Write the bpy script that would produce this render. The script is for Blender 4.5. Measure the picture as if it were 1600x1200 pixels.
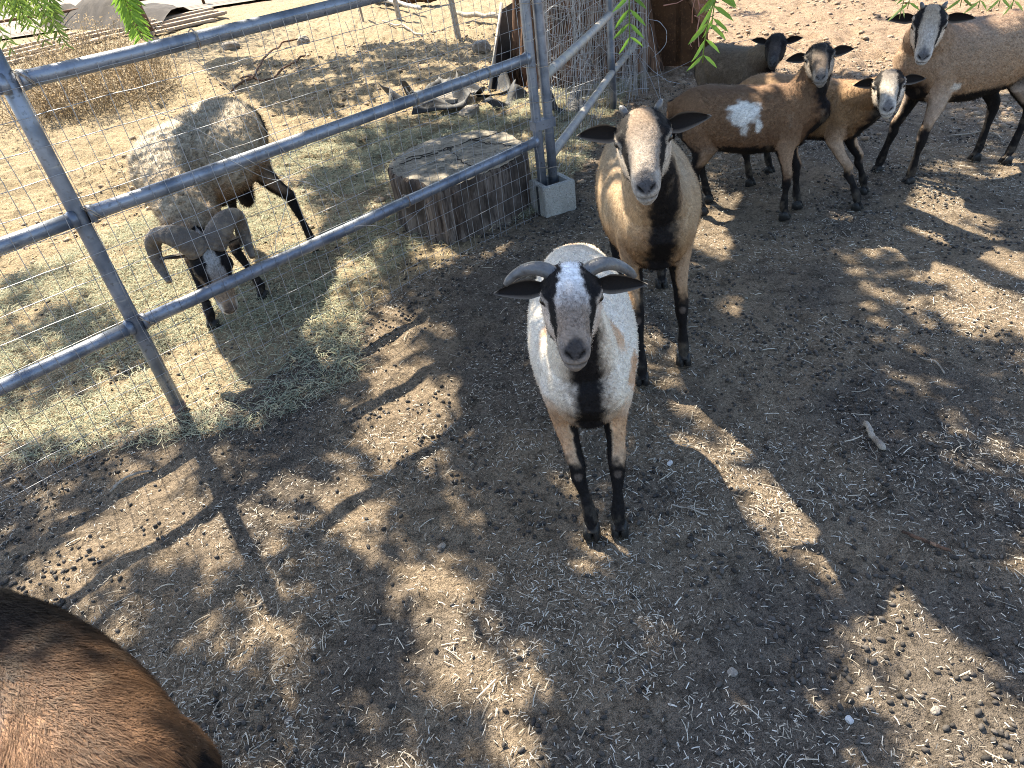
import bpy, bmesh, math, random
import numpy as np
from mathutils import Vector, Matrix

rng = np.random.default_rng(7)
random.seed(7)
for o in list(bpy.data.objects):
    bpy.data.objects.remove(o)
SC = bpy.context.scene
COL = SC.collection

# ------------------------------------------------------------------ camera
CAM_H, FPX = 1.6, 1081.9
PITCH, ROLL = math.radians(35.457), math.radians(-8.613)
FWD = np.array([0, math.cos(PITCH), -math.sin(PITCH)])
_r0 = np.array([1.0, 0, 0]); _u0 = np.cross(_r0, FWD)
RGT = math.cos(ROLL) * _r0 + math.sin(ROLL) * _u0
UPV = -math.sin(ROLL) * _r0 + math.cos(ROLL) * _u0
cam = bpy.data.cameras.new('camera')
cam.sensor_width = 36.0
cam.lens = FPX / 1600 * 36
cam.clip_end = 500
cam_o = bpy.data.objects.new('camera', cam); COL.objects.link(cam_o)
cam_o.matrix_world = Matrix(((RGT[0], UPV[0], -FWD[0], 0), (RGT[1], UPV[1], -FWD[1], 0),
                             (RGT[2], UPV[2], -FWD[2], CAM_H), (0, 0, 0, 1)))
SC.camera = cam_o

# ------------------------------------------------------------------ light
SUN_EL = math.radians(50)
SH = np.array([0.50, -0.866])                      # direction in which shadows fall on the ground
SUN = np.array([-SH[0] * math.cos(SUN_EL), -SH[1] * math.cos(SUN_EL), math.sin(SUN_EL)])
w = bpy.data.worlds.new('World'); SC.world = w; w.use_nodes = True
nt = w.node_tree
sky = nt.nodes.new('ShaderNodeTexSky'); sky.sky_type = 'NISHITA'; sky.sun_disc = False
sky.sun_elevation = SUN_EL
sky.sun_rotation = math.atan2(SUN[0], SUN[1])
sky.air_density = 1.0; sky.dust_density = 1.2
nt.nodes['Background'].inputs['Strength'].default_value = 0.11
nt.links.new(sky.outputs[0], nt.nodes['Background'].inputs['Color'])
sl = bpy.data.lights.new('sun', 'SUN'); sl.energy = 5.0; sl.angle = math.radians(0.55); sl.color = (1.0, 0.91, 0.74)
so = bpy.data.objects.new('sun', sl); COL.objects.link(so)
so.rotation_euler = Vector(SUN).to_track_quat('Z', 'Y').to_euler()
so.location = (0, 0, 10)
SC.view_settings.view_transform = 'Standard'; SC.view_settings.look = 'None'
SC.view_settings.exposure = 1.9; SC.view_settings.gamma = 1.0

SC.cycles.filter_width = 1.0
SC.cycles.denoising_prefilter = 'NONE'
SC.cycles.max_bounces = 6

# ------------------------------------------------------------------ helpers
def ray(x, y): return (x - 800) / FPX * RGT - (y - 600) / FPX * UPV + FWD
def G(x, y, z=0.0):                                  # photo pixel -> point at height z
    d = ray(x, y); return np.array([0, 0, CAM_H]) + (z - CAM_H) / d[2] * d
def atY(x, y, Y):
    d = ray(x, y); return np.array([0, 0, CAM_H]) + Y / d[1] * d

def hash3(ix, iy, iz, seed):
    h = (ix * 374761393 + iy * 668265263 + iz * 2147483647 + seed * 1274126177) & 0xFFFFFFFF
    h = ((h ^ (h >> 13)) * 1274126177) & 0xFFFFFFFF
    h = (h ^ (h >> 16)) & 0xFFFF
    return h / 65535.0
def vnoise(P, scale=1.0, seed=0, octaves=1):         # value noise 0..1 at Nx3 points
    P = np.asarray(P, float)
    if P.shape[1] == 2: P = np.c_[P, np.zeros(len(P))]
    out = np.zeros(len(P)); amp = 1.0; tot = 0
    for o in range(octaves):
        q = P * scale * (2 ** o); i = np.floor(q).astype(np.int64); f_ = q - i; f_ = f_ * f_ * (3 - 2 * f_)
        v = 0
        for dx in (0, 1):
            for dy in (0, 1):
                for dz in (0, 1):
                    wgt = (f_[:, 0] if dx else 1 - f_[:, 0]) * (f_[:, 1] if dy else 1 - f_[:, 1]) * (f_[:, 2] if dz else 1 - f_[:, 2])
                    v = v + wgt * hash3(i[:, 0] + dx, i[:, 1] + dy, i[:, 2] + dz, seed + o * 17)
        out += v * amp; tot += amp; amp *= 0.5
    return out / tot
def sstep(a, b, x): t = np.clip((x - a) / (b - a), 0, 1); return t * t * (3 - 2 * t)
def inpoly(P, poly):
    poly = np.asarray(poly); x, y = P[:, 0], P[:, 1]; c = np.zeros(len(P), bool); n = len(poly)
    for i in range(n):
        x1, y1 = poly[i]; x2, y2 = poly[i - 1]
        m = ((y1 > y) != (y2 > y)); xi = (x2 - x1) * (y - y1) / (y2 - y1 + 1e-12) + x1
        c ^= m & (x < xi)
    return c

def mesh_np(name, V, F, mat=None, parent=None, col=None, smooth=True, normals=None, link=True):
    """F: one int array (n,3|4) or a list of such arrays"""
    if not isinstance(F, (list, tuple)): F = [F]
    F = [np.asarray(f) for f in F if len(f)]
    V = np.asarray(V, np.float32)
    me = bpy.data.meshes.new(name)
    me.vertices.add(len(V)); me.vertices.foreach_set('co', V.ravel())
    idx = np.concatenate([f.ravel() for f in F]).astype(np.int32)
    tot = np.concatenate([np.full(len(f), f.shape[1], np.int32) for f in F])
    me.loops.add(len(idx)); me.loops.foreach_set('vertex_index', idx)
    me.polygons.add(len(tot))
    st = np.zeros(len(tot), np.int32); st[1:] = np.cumsum(tot)[:-1]
    me.polygons.foreach_set('loop_start', st)
    me.polygons.foreach_set('loop_total', tot)
    me.polygons.foreach_set('use_smooth', np.full(len(tot), smooth))
    me.update(calc_edges=True)
    if col is not None:
        a = me.color_attributes.new('Col', 'FLOAT_COLOR', 'POINT')
        c = np.ones((len(V), 4), np.float32); c[:, :3] = col; a.data.foreach_set('color', c.ravel())
    if normals is not None: me.normals_split_custom_set_from_vertices(np.asarray(normals, np.float32))
    if mat: me.materials.append(mat)
    o = bpy.data.objects.new(name, me)
    if link: COL.objects.link(o)
    if parent: o.parent = parent
    return o
def empty(name, loc, rz=0.0):
    o = bpy.data.objects.new(name, None); COL.objects.link(o)
    o.location = [float(a) for a in loc]; o.rotation_euler = (0, 0, rz); o.empty_display_size = 0.1
    return o
def tag(o, label=None, cat=None, group=None, kind=None):
    if label: o['label'] = label
    if cat: o['category'] = cat
    if group: o['group'] = group
    if kind: o['kind'] = kind
    return o

def frame_of(t, hint):
    t = t / (np.linalg.norm(t) + 1e-12)
    s = np.cross(hint, t)
    if np.linalg.norm(s) < 1e-4: s = np.cross((1.0, 0.02, 0), t)
    s /= np.linalg.norm(s); u = np.cross(t, s); return t, s, u
def tube(pts, rad, n=8, hint=(0, 0, 1), cap=True, flat=None, power=2.0, rn=None):
    """loft along pts; rad per point: scalar or (side, up) or (side, up_top, up_bottom)"""
    pts = np.asarray(pts, float); m = len(pts); V = []
    ang = np.arange(n) / n * 2 * np.pi
    for i in range(m):
        tg = pts[min(i + 1, m - 1)] - pts[max(i - 1, 0)]
        _, s, u = frame_of(tg, np.asarray(hint, float))
        r = rad[i] if np.ndim(rad) else rad
        if np.ndim(r) == 0: rs = rt = rb = float(r)
        elif len(r) == 2: rs, rt = r; rb = rt
        else: rs, rt, rb = r
        c, sn = np.cos(ang), np.sin(ang)
        e = 2.0 / power
        cc = np.sign(c) * np.abs(c) ** e; ss = np.sign(sn) * np.abs(sn) ** e
        k = 1.0 if rn is None else rn[i]
        V.append(pts[i] + np.outer(cc * rs, s) + np.outer(np.where(ss > 0, ss * rt, ss * rb), u))
    V = np.concatenate(V); F = []
    a = np.arange(n); b = (a + 1) % n
    for i in range(m - 1):
        F.append(np.c_[i * n + a, i * n + b, (i + 1) * n + b, (i + 1) * n + a])
    F = np.concatenate(F); T = np.zeros((0, 3), int)
    if cap:
        c0, c1 = len(V), len(V) + 1
        V = np.r_[V, [pts[0]], [pts[-1]]]
        T = np.r_[np.c_[np.full(n, c0), b, a], np.c_[np.full(n, c1), (m - 1) * n + a, (m - 1) * n + b]]
    return V, F, T
class MB:
    def __init__(s): s.V = []; s.Q = []; s.T = []; s.C = []; s.n = 0
    def add(s, V, Q=None, T=None, col=None):
        V = np.asarray(V, float)
        if Q is not None and len(Q): s.Q.append(np.asarray(Q) + s.n)
        if T is not None and len(T): s.T.append(np.asarray(T) + s.n)
        if col is not None: s.C.append(np.broadcast_to(np.asarray(col, float), (len(V), 3)))
        s.V.append(V); s.n += len(V)
    def tube(s, *a, col=None, **k): s.add(*tube(*a, **k), col=col)
    def box(s, c, size, M=None, col=None, jit=0):
        sx, sy, sz = np.asarray(size) / 2
        v = np.array([[x, y, z] for z in (-sz, sz) for x, y in ((-sx, -sy), (sx, -sy), (sx, sy), (-sx, sy))])
        if jit: v = v + rng.normal(0, jit, v.shape)
        if M is not None: v = v @ np.asarray(M).T
        s.add(v + np.asarray(c), [[0, 3, 2, 1], [4, 5, 6, 7], [0, 1, 5, 4], [1, 2, 6, 5], [2, 3, 7, 6], [3, 0, 4, 7]], col=col)
    def build(s, name, mat, parent=None, smooth=True):
        F = []
        if s.Q: F.append(np.concatenate(s.Q))
        if s.T: F.append(np.concatenate(s.T))
        return mesh_np(name, np.concatenate(s.V), F, mat, parent, np.concatenate(s.C) if s.C else None, smooth)
def rotz(a): c, s = math.cos(a), math.sin(a); return np.array([[c, -s, 0], [s, c, 0], [0, 0, 1.0]])
def euler(a, b, c):
    return np.array(Matrix.Rotation(c, 3, 'Z') @ Matrix.Rotation(b, 3, 'Y') @ Matrix.Rotation(a, 3, 'X'))

# ------------------------------------------------------------------ materials
def mat(name, base=(0.5, 0.5, 0.5), rough=0.8, metal=0.0, attr=False, noise=None, bump=None, spec=0.3, trans=0.0, coords='Object'):
    """noise: list of (scale, colour2, lo, hi) mixed over the base; bump: list of (scale, strength)"""
    m = bpy.data.materials.new(name); m.use_nodes = True
    N, L = m.node_tree.nodes, m.node_tree.links
    b = N['Principled BSDF']; b.inputs['Roughness'].default_value = rough; b.inputs['Metallic'].default_value = metal
    b.inputs['Specular IOR Level'].default_value = spec
    tc = N.new('ShaderNodeTexCoord')
    if attr:
        a = N.new('ShaderNodeAttribute'); a.attribute_name = 'Col'; cur = a.outputs['Color']
    else:
        a = N.new('ShaderNodeRGB'); a.outputs[0].default_value = (*base, 1); cur = a.outputs[0]
    for (sc, c2, lo, hi) in (noise or []):
        n = N.new('ShaderNodeTexNoise'); n.inputs['Detail'].default_value = 6
        if np.ndim(sc):
            mp = N.new('ShaderNodeMapping'); mp.inputs['Scale'].default_value = sc
            L.new(tc.outputs[coords], mp.inputs[0]); L.new(mp.outputs[0], n.inputs['Vector']); n.inputs['Scale'].default_value = 1
        else:
            L.new(tc.outputs[coords], n.inputs['Vector']); n.inputs['Scale'].default_value = sc
        r = N.new('ShaderNodeMapRange'); r.inputs[1].default_value = lo; r.inputs[2].default_value = hi; r.interpolation_type = 'SMOOTHSTEP'
        L.new(n.outputs['Fac'], r.inputs[0])
        mx = N.new('ShaderNodeMix'); mx.data_type = 'RGBA'
        L.new(r.outputs[0], mx.inputs[0]); L.new(cur, mx.inputs[6])
        if c2 == 'dark' or c2 == 'light':
            mul = N.new('ShaderNodeMix'); mul.data_type = 'RGBA'; mul.blend_type = 'MULTIPLY'; mul.inputs[0].default_value = 1
            k = 0.6 if c2 == 'dark' else 1.35
            mul.inputs[7].default_value = (k, k, k, 1); L.new(cur, mul.inputs[6]); L.new(mul.outputs[2], mx.inputs[7])
        else: mx.inputs[7].default_value = (*c2, 1)
        cur = mx.outputs[2]
    L.new(cur, b.inputs['Base Color'])
    prev = None
    for (sc, st) in (bump or []):
        n = N.new('ShaderNodeTexNoise'); n.inputs['Detail'].default_value = 8
        if np.ndim(sc):
            mp = N.new('ShaderNodeMapping'); mp.inputs['Scale'].default_value = sc
            L.new(tc.outputs[coords], mp.inputs[0]); L.new(mp.outputs[0], n.inputs['Vector']); n.inputs['Scale'].default_value = 1
        else:
            L.new(tc.outputs[coords], n.inputs['Vector']); n.inputs['Scale'].default_value = sc
        bp = N.new('ShaderNodeBump'); bp.inputs['Strength'].default_value = st; bp.inputs['Distance'].default_value = 0.01
        L.new(n.outputs['Fac'], bp.inputs['Height'])
        if prev: L.new(prev, bp.inputs['Normal'])
        prev = bp.outputs[0]
    if prev: L.new(prev, b.inputs['Normal'])
    if trans:
        t = N.new('ShaderNodeBsdfTranslucent'); L.new(cur, t.inputs['Color'])
        ms = N.new('ShaderNodeMixShader'); ms.inputs[0].default_value = trans
        L.new(b.outputs[0], ms.inputs[1]); L.new(t.outputs[0], ms.inputs[2]); L.new(ms.outputs[0], N['Material Output'].inputs[0])
    return m
M_GROUND = mat('ground_soil', attr=True, rough=0.95, spec=0.1,
               noise=[(14, 'dark', 0.45, 0.7), (80, 'dark', 0.48, 0.62), (210, 'dark', 0.52, 0.64), (300, 'light', 0.50, 0.66)],
               bump=[(30, 0.6), (110, 1.0), (330, 0.9)])
M_STRAW = mat('straw', attr=True, rough=0.7, spec=0.25)
M_PELLET = mat('dung_pellet', attr=True, rough=0.75, spec=0.25, bump=[(200, 0.3)])
M_HAY = mat('hay', attr=True, rough=0.85, spec=0.15, trans=0.25)
M_COAT = mat('animal_coat', attr=True, rough=0.85, spec=0.15, noise=[((160, 160, 160), 'dark', 0.52, 0.75), (25, 'light', 0.5, 0.8)], bump=[(260, 0.35), (60, 0.2)])
M_FUR = mat('fur_hair', attr=True, rough=0.6, spec=0.25, trans=0.45)
M_EAR = mat('ear_skin', attr=True, rough=0.8, spec=0.2, bump=[(300, 0.2)])
M_HORN = mat('horn', (0.115, 0.11, 0.108), rough=0.34, spec=0.5, noise=[((40, 40, 40), (0.055, 0.052, 0.053), 0.45, 0.7), (12, (0.19, 0.165, 0.135), 0.5, 0.75)], bump=[(90, 0.35)])
M_RHORN = mat('ridged_horn', (0.11, 0.092, 0.08), rough=0.6, noise=[(30, (0.20, 0.16, 0.12), 0.45, 0.7)], bump=[(140, 0.6)])
M_HOOF = mat('hoof', (0.018, 0.017, 0.0165), rough=0.5, noise=[(60, (0.06, 0.056, 0.052), 0.55, 0.75)], bump=[(120, 0.3)])
M_EYE = mat('eye', attr=True, rough=0.06, spec=0.6)
M_PIPE = mat('galvanised_pipe', (0.27, 0.29, 0.335), rough=0.42, metal=0.55, spec=0.5,
             noise=[(9, (0.13, 0.15, 0.19), 0.42, 0.68), ((6, 6, 40), (0.34, 0.35, 0.36), 0.60, 0.74), (60, (0.16, 0.165, 0.18), 0.58, 0.72), (4, (0.22, 0.16, 0.12), 0.66, 0.8)], bump=[(160, 0.12)])
M_OLDPIPE = mat('weathered_pipe', (0.42, 0.38, 0.32), rough=0.6, metal=0.2, noise=[(12, (0.30, 0.29, 0.29), 0.4, 0.65), (50, (0.22, 0.19, 0.16), 0.58, 0.72)], bump=[(120, 0.2)])
M_WIRE = mat('fence_wire', (0.40, 0.40, 0.41), rough=0.5, metal=0.5, noise=[(8, (0.22, 0.19, 0.17), 0.5, 0.7)])
M_WIRERED = mat('tie_wire', (0.36, 0.31, 0.25), rough=0.55, metal=0.3, noise=[(60, (0.2, 0.12, 0.08), 0.5, 0.7)])
M_BLOCK = mat('concrete_block', (0.40, 0.385, 0.35), rough=0.95, spec=0.1, noise=[(8, (0.30, 0.285, 0.25), 0.4, 0.7), (140, (0.22, 0.21, 0.195), 0.55, 0.68), (90, (0.5, 0.48, 0.44), 0.58, 0.7)], bump=[(160, 0.8), (50, 0.3)])
M_STUMPTOP = mat('cut_wood', (0.30, 0.26, 0.205), rough=0.9, spec=0.15, noise=[(5, (0.22, 0.195, 0.155), 0.4, 0.65), (40, 'dark', 0.50, 0.66), ((6, 90, 20), 'dark', 0.52, 0.62), (120, (0.30, 0.265, 0.21), 0.58, 0.7)], bump=[(60, 0.5), (200, 0.4)])
M_BARK = mat('stump_side', (0.19, 0.155, 0.132), rough=0.95, spec=0.1, noise=[((45, 45, 4), (0.055, 0.042, 0.036), 0.46, 0.62), ((90, 90, 9), (0.26, 0.22, 0.195), 0.55, 0.68), (5, (0.07, 0.056, 0.048), 0.45, 0.65)], bump=[((70, 70, 6), 1.0), ((220, 220, 25), 0.7)])
M_TRUNK = mat('pepper_bark', (0.15, 0.085, 0.055), rough=0.95, spec=0.1, noise=[((26, 26, 3), (0.05, 0.032, 0.024), 0.45, 0.62), ((60, 60, 7), (0.28, 0.17, 0.11), 0.56, 0.7)], bump=[((40, 40, 4), 1.0), ((150, 150, 15), 0.6)])
M_RUST = mat('rusty_steel', (0.12, 0.058, 0.028), rough=0.85, spec=0.2, noise=[(6, (0.07, 0.036, 0.02), 0.4, 0.65), (50, (0.18, 0.09, 0.045), 0.55, 0.7)], bump=[(90, 0.3)])
M_RUBBER = mat('black_rubber', (0.035, 0.035, 0.037), rough=0.7, noise=[(7, (0.09, 0.085, 0.08), 0.55, 0.75)], bump=[(60, 0.3)])
M_STONE = mat('stone', (0.25, 0.215, 0.175), rough=0.9, noise=[(18, (0.16, 0.135, 0.11), 0.45, 0.65), (80, (0.33, 0.30, 0.26), 0.55, 0.7)], bump=[(60, 0.6), (200, 0.3)])
M_PALE = mat('pale_stone', (0.50, 0.49, 0.48), rough=0.85, noise=[(30, (0.38, 0.37, 0.36), 0.45, 0.65)], bump=[(90, 0.5)])
M_WOOD = mat('weathered_timber', (0.34, 0.26, 0.19), rough=0.9, noise=[((3, 60, 60), (0.20, 0.15, 0.11), 0.45, 0.65), (6, (0.42, 0.35, 0.27), 0.5, 0.72)], bump=[((5, 90, 90), 0.6)])
M_STICK = mat('dry_stick', (0.36, 0.31, 0.25), rough=0.9, noise=[((20, 20, 20), (0.22, 0.18, 0.14), 0.45, 0.65)], bump=[(80, 0.6)])
M_LEAF = mat('pepper_leaf', attr=True, rough=0.55, spec=0.35, trans=0.35)
M_TWIG = mat('pepper_twig', (0.30, 0.15, 0.11), rough=0.7)
M_DARK_EARTH = mat('shaded_dark_earth', (0.028, 0.022, 0.018), rough=0.95, noise=[(3, (0.05, 0.04, 0.032), 0.45, 0.65)], bump=[(14, 0.5)])  # dark brown holds the shade on the berm; also fills the stump cracks
M_LOT = mat('gravel_lot', (0.21, 0.175, 0.14), rough=0.95, noise=[(3, (0.18, 0.15, 0.12), 0.4, 0.7), (60, 'dark', 0.55, 0.75)], bump=[(70, 0.5)])

# ------------------------------------------------------------------ shade plan (which ground the crown overhead keeps out of the sun)
def W(pts, z=0.0): return [tuple(G(x, y, z)[:2]) for x, y in pts]
SHADE = [   # (share of shade, outline on the ground), later entries win
    (0.93, W([(860, 160), (1000, 95), (1130, 100), (1340, 110), (1600, 150), (2300, 330), (2300, 1900), (-500, 1900), (-500, 1000), (0, 720), (200, 690), (300, 655), (430, 590), (560, 420), (620, 370), (860, 330)])),
    (0.80, W([(430, 235), (620, 185), (830, 165), (1000, 130), (960, 250), (850, 330), (700, 380), (600, 420), (560, 560), (470, 560), (440, 480), (520, 370)])),
    (0.62, W([(0, 430), (180, 420), (330, 470), (230, 560), (0, 660)])),
    (0.75, W([(300, 90), (460, 84), (620, 62), (860, 60), (860, 110), (620, 130), (520, 165), (620, 215), (500, 236), (430, 172), (330, 122)])),
    (0.45, W([(1010, 10), (1900, 10), (1900, 130), (1600, 140), (1340, 100), (1110, 96)])),
    (0.75, W([(1440, 200), (1600, 190), (2000, 220), (2000, 420), (1600, 420), (1360, 345)])),
    # sunlit gaps
    (0.0, W([(575, 500), (650, 490), (690, 520), (650, 545), (600, 590), (570, 615)])),
    (0.0, W([(600, 590), (690, 570), (730, 600), (715, 650), (690, 690), (672, 745), (620, 735), (545, 690), (560, 640)])),
    (0.8, W([(500, 740), (560, 740), (600, 790), (560, 850), (500, 830)])),
    (0.42, W([(40, 925), (130, 830), (265, 735), (330, 700), (420, 740), (480, 785), (450, 850), (390, 900), (330, 865), (240, 900), (110, 945)])),
    (0.97, W([(-100, 760), (0, 710), (170, 680), (285, 655), (335, 690), (255, 738), (115, 815), (0, 880), (-100, 930)])),
    (0.0, W([(370, 480), (440, 500), (432, 545), (390, 560), (365, 540)])),
    (0.05, W([(240, 600), (330, 560), (370, 590), (360, 640), (300, 660)])),
    (0.62, W([(590, 880), (660, 860), (740, 895), (745, 930), (690, 980), (630, 960)])),
    (0.32, W([(660, 1010), (750, 965), (790, 1010), (850, 1110), (890, 1200), (800, 1260), (760, 1150), (690, 1070)])),
    (0.85, W([(300, 1040), (400, 1020), (400, 1080), (330, 1190), (280, 1180)])),
    (0.0, W([(1175, 780), (1225, 760), (1285, 820), (1270, 860), (1235, 840)])),
    (0.0, W([(1285, 862), (1360, 842), (1450, 915), (1540, 1005), (1615, 1070), (1820, 1250), (1480, 1500), (1400, 1250), (1370, 1100), (1345, 1000)])),
    (0.05, W([(1535, 860), (1600, 850), (1800, 900), (1800, 1060), (1600, 985), (1550, 920)])),
    (0.0, W([(1350, 348), (1440, 352), (1600, 415), (1800, 470), (1800, 540), (1600, 465), (1480, 425)])),
    (0.05, W([(1445, 450), (1600, 465), (1800, 520), (1800, 580), (1600, 520), (1470, 510)])),
    (0.05, W([(1085, 310), (1185, 300), (1190, 345), (1180, 400), (1100, 400), (1060, 350)])),
    (0.3, W([(1210, 410), (1320, 400), (1330, 450), (1310, 520), (1230, 470)])),
    (0.1, W([(1170, 470), (1230, 500), (1240, 530), (1200, 525)])),
    (0.6, W([(990, 480), (1060, 580), (1090, 640), (1010, 600)])),
    (0.2, W([(1010, 830), (1080, 840), (1080, 900), (1030, 890)])),
]
SUNNY = []      # (point, radius): places on animals the sun reaches
def sunny(p, r):
    p = np.asarray(p, float); g = p[:2] - SUN[:2] / SUN[2] * p[2]; SUNNY.append((g, r))
def shade_at(P):
    s = np.zeros(len(P))
    for d, poly in SHADE: s[inpoly(P, poly)] = d
    for g, r in SUNNY:
        s[((P - g) ** 2).sum(1) < r * r] = 0.0
    return s

# ------------------------------------------------------------------ ground
PEN = W([(-400, 760), (0, 690), (285, 645), (430, 585), (640, 440), (855, 320), (965, 172), (1010, 95), (1000, 20), (600, -20), (0, 60), (-600, 300)])
HAYP = W([(-200, 560), (0, 440), (250, 330), (430, 235), (620, 180), (830, 150), (985, 120), (960, 190), (862, 330), (640, 400), (570, 470), (560, 600), (380, 680), (280, 700), (0, 740), (-200, 760)])
def gz(P):          # ground relief in metres
    P = np.asarray(P)
    near = np.clip(1.9 - np.hypot(P[:, 0], P[:, 1] - 2) / 12, 0.2, 1)
    z = (vnoise(P, 1.3, 3, 2) - 0.5) * 0.05 + (vnoise(P, 7, 5, 2) - 0.5) * 0.022 * near
    z += (vnoise(P, 22, 8, 2) - 0.5) * 0.017 * near
    farm = sstep(4.2, 6.0, P[:, 1]) * near
    z -= farm * (0.035 * sstep(0.56, 0.72, vnoise(P, 6.5, 12, 1)) + 0.022 * sstep(0.58, 0.70, vnoise(P, 12, 14, 1)))
    return z - 0.005
def axis(dense0, dense1, step, lo, hi):
    a = list(np.arange(dense0, dense1, step)); s = step; x = dense1
    while x < hi: a.append(x); s *= 1.025; x += s
    a.append(hi); s = step; x = dense0 - step
    while x > lo: a.insert(0, x); s *= 1.03; x -= s
    a.insert(0, lo); return np.array(a)
gx = axis(-2.2, 3.2, 0.02, -150, 150); gy = axis(0.5, 5.2, 0.02, -60, 260)
XX, YY = np.meshgrid(gx, gy, indexing='ij'); P2 = np.c_[XX.ravel(), YY.ravel()]
Z = gz(P2); nx_, ny_ = len(gx), len(gy)
ii, jj = np.meshgrid(np.arange(nx_ - 1), np.arange(ny_ - 1), indexing='ij'); a_ = (ii * ny_ + jj).ravel()
Q = np.c_[a_, a_ + ny_, a_ + ny_ + 1, a_ + 1]
pen = inpoly(P2 + (np.c_[vnoise(P2, 4, 20, 2), vnoise(P2, 4, 21, 2)] - 0.5) * 0.3, PEN).astype(float)
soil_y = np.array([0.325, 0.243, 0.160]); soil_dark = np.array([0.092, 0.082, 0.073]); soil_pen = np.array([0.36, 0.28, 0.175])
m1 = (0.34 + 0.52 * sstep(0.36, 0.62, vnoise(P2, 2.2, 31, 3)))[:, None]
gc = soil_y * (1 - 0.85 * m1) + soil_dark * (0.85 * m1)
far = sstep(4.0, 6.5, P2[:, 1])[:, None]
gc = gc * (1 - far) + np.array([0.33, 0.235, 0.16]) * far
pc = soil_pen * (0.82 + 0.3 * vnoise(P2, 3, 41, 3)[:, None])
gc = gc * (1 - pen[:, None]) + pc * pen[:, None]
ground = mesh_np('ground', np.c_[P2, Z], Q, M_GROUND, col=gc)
tag(ground, kind='structure')

# ------------------------------------------------------------------ sheep
HEAD_SEC = [  # t, half width, top, bottom
    (-0.045, 0.030, 0.015, -0.050), (-0.02, 0.050, 0.040, -0.075), (0.01, 0.060, 0.054, -0.092), (0.045, 0.0655, 0.060, -0.104),
    (0.085, 0.066, 0.056, -0.108), (0.115, 0.0575, 0.047, -0.103), (0.145, 0.0475, 0.038, -0.092), (0.175, 0.0385, 0.031, -0.080),
    (0.205, 0.035, 0.025, -0.073), (0.228, 0.0335, 0.016, -0.069), (0.245, 0.0285, 0.002, -0.064), (0.256, 0.0185, -0.016, -0.052)]
def ellipsoid(c, r, n=14, m=9, R=None):
    V = []
    for i in range(1, m):
        th = math.pi * i / m
        for j in range(n):
            ph = 2 * math.pi * j / n
            V.append((math.sin(th) * math.cos(ph), math.sin(th) * math.sin(ph), math.cos(th)))
    V += [(0, 0, 1), (0, 0, -1)]; V = np.array(V) * np.asarray(r)
    if R is not None: V = V @ np.asarray(R).T
    a = np.arange(n); b = (a + 1) % n
    Qs = [np.c_[i * n + a, (i + 1) * n + a, (i + 1) * n + b, i * n + b] for i in range(m - 2)]
    t0, t1 = (m - 1) * n, (m - 1) * n + 1
    T = np.r_[np.c_[np.full(n, t0), a, b], np.c_[np.full(n, t1), (m - 2) * n + b, (m - 2) * n + a]]
    return V + np.asarray(c), np.concatenate(Qs), T
TORSO = [  # x, centre height, half height top, bottom, half width
    (-0.395, 0.545, 0.050, 0.060, 0.045), (-0.370, 0.545, 0.095, 0.120, 0.085), (-0.315, 0.540, 0.130, 0.150, 0.120), (-0.23, 0.535, 0.148, 0.165, 0.140),
    (-0.10, 0.525, 0.150, 0.185, 0.160), (0.04, 0.520, 0.152, 0.190, 0.163), (0.16, 0.525, 0.158, 0.175, 0.150),
    (0.25, 0.535, 0.155, 0.165, 0.122), (0.325, 0.540, 0.125, 0.155, 0.094), (0.370, 0.520, 0.080, 0.115, 0.062), (0.392, 0.500, 0.040, 0.065, 0.040)]

def lerp(a, b, t): return np.asarray(a) * (1 - t) + np.asarray(b) * t

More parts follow.
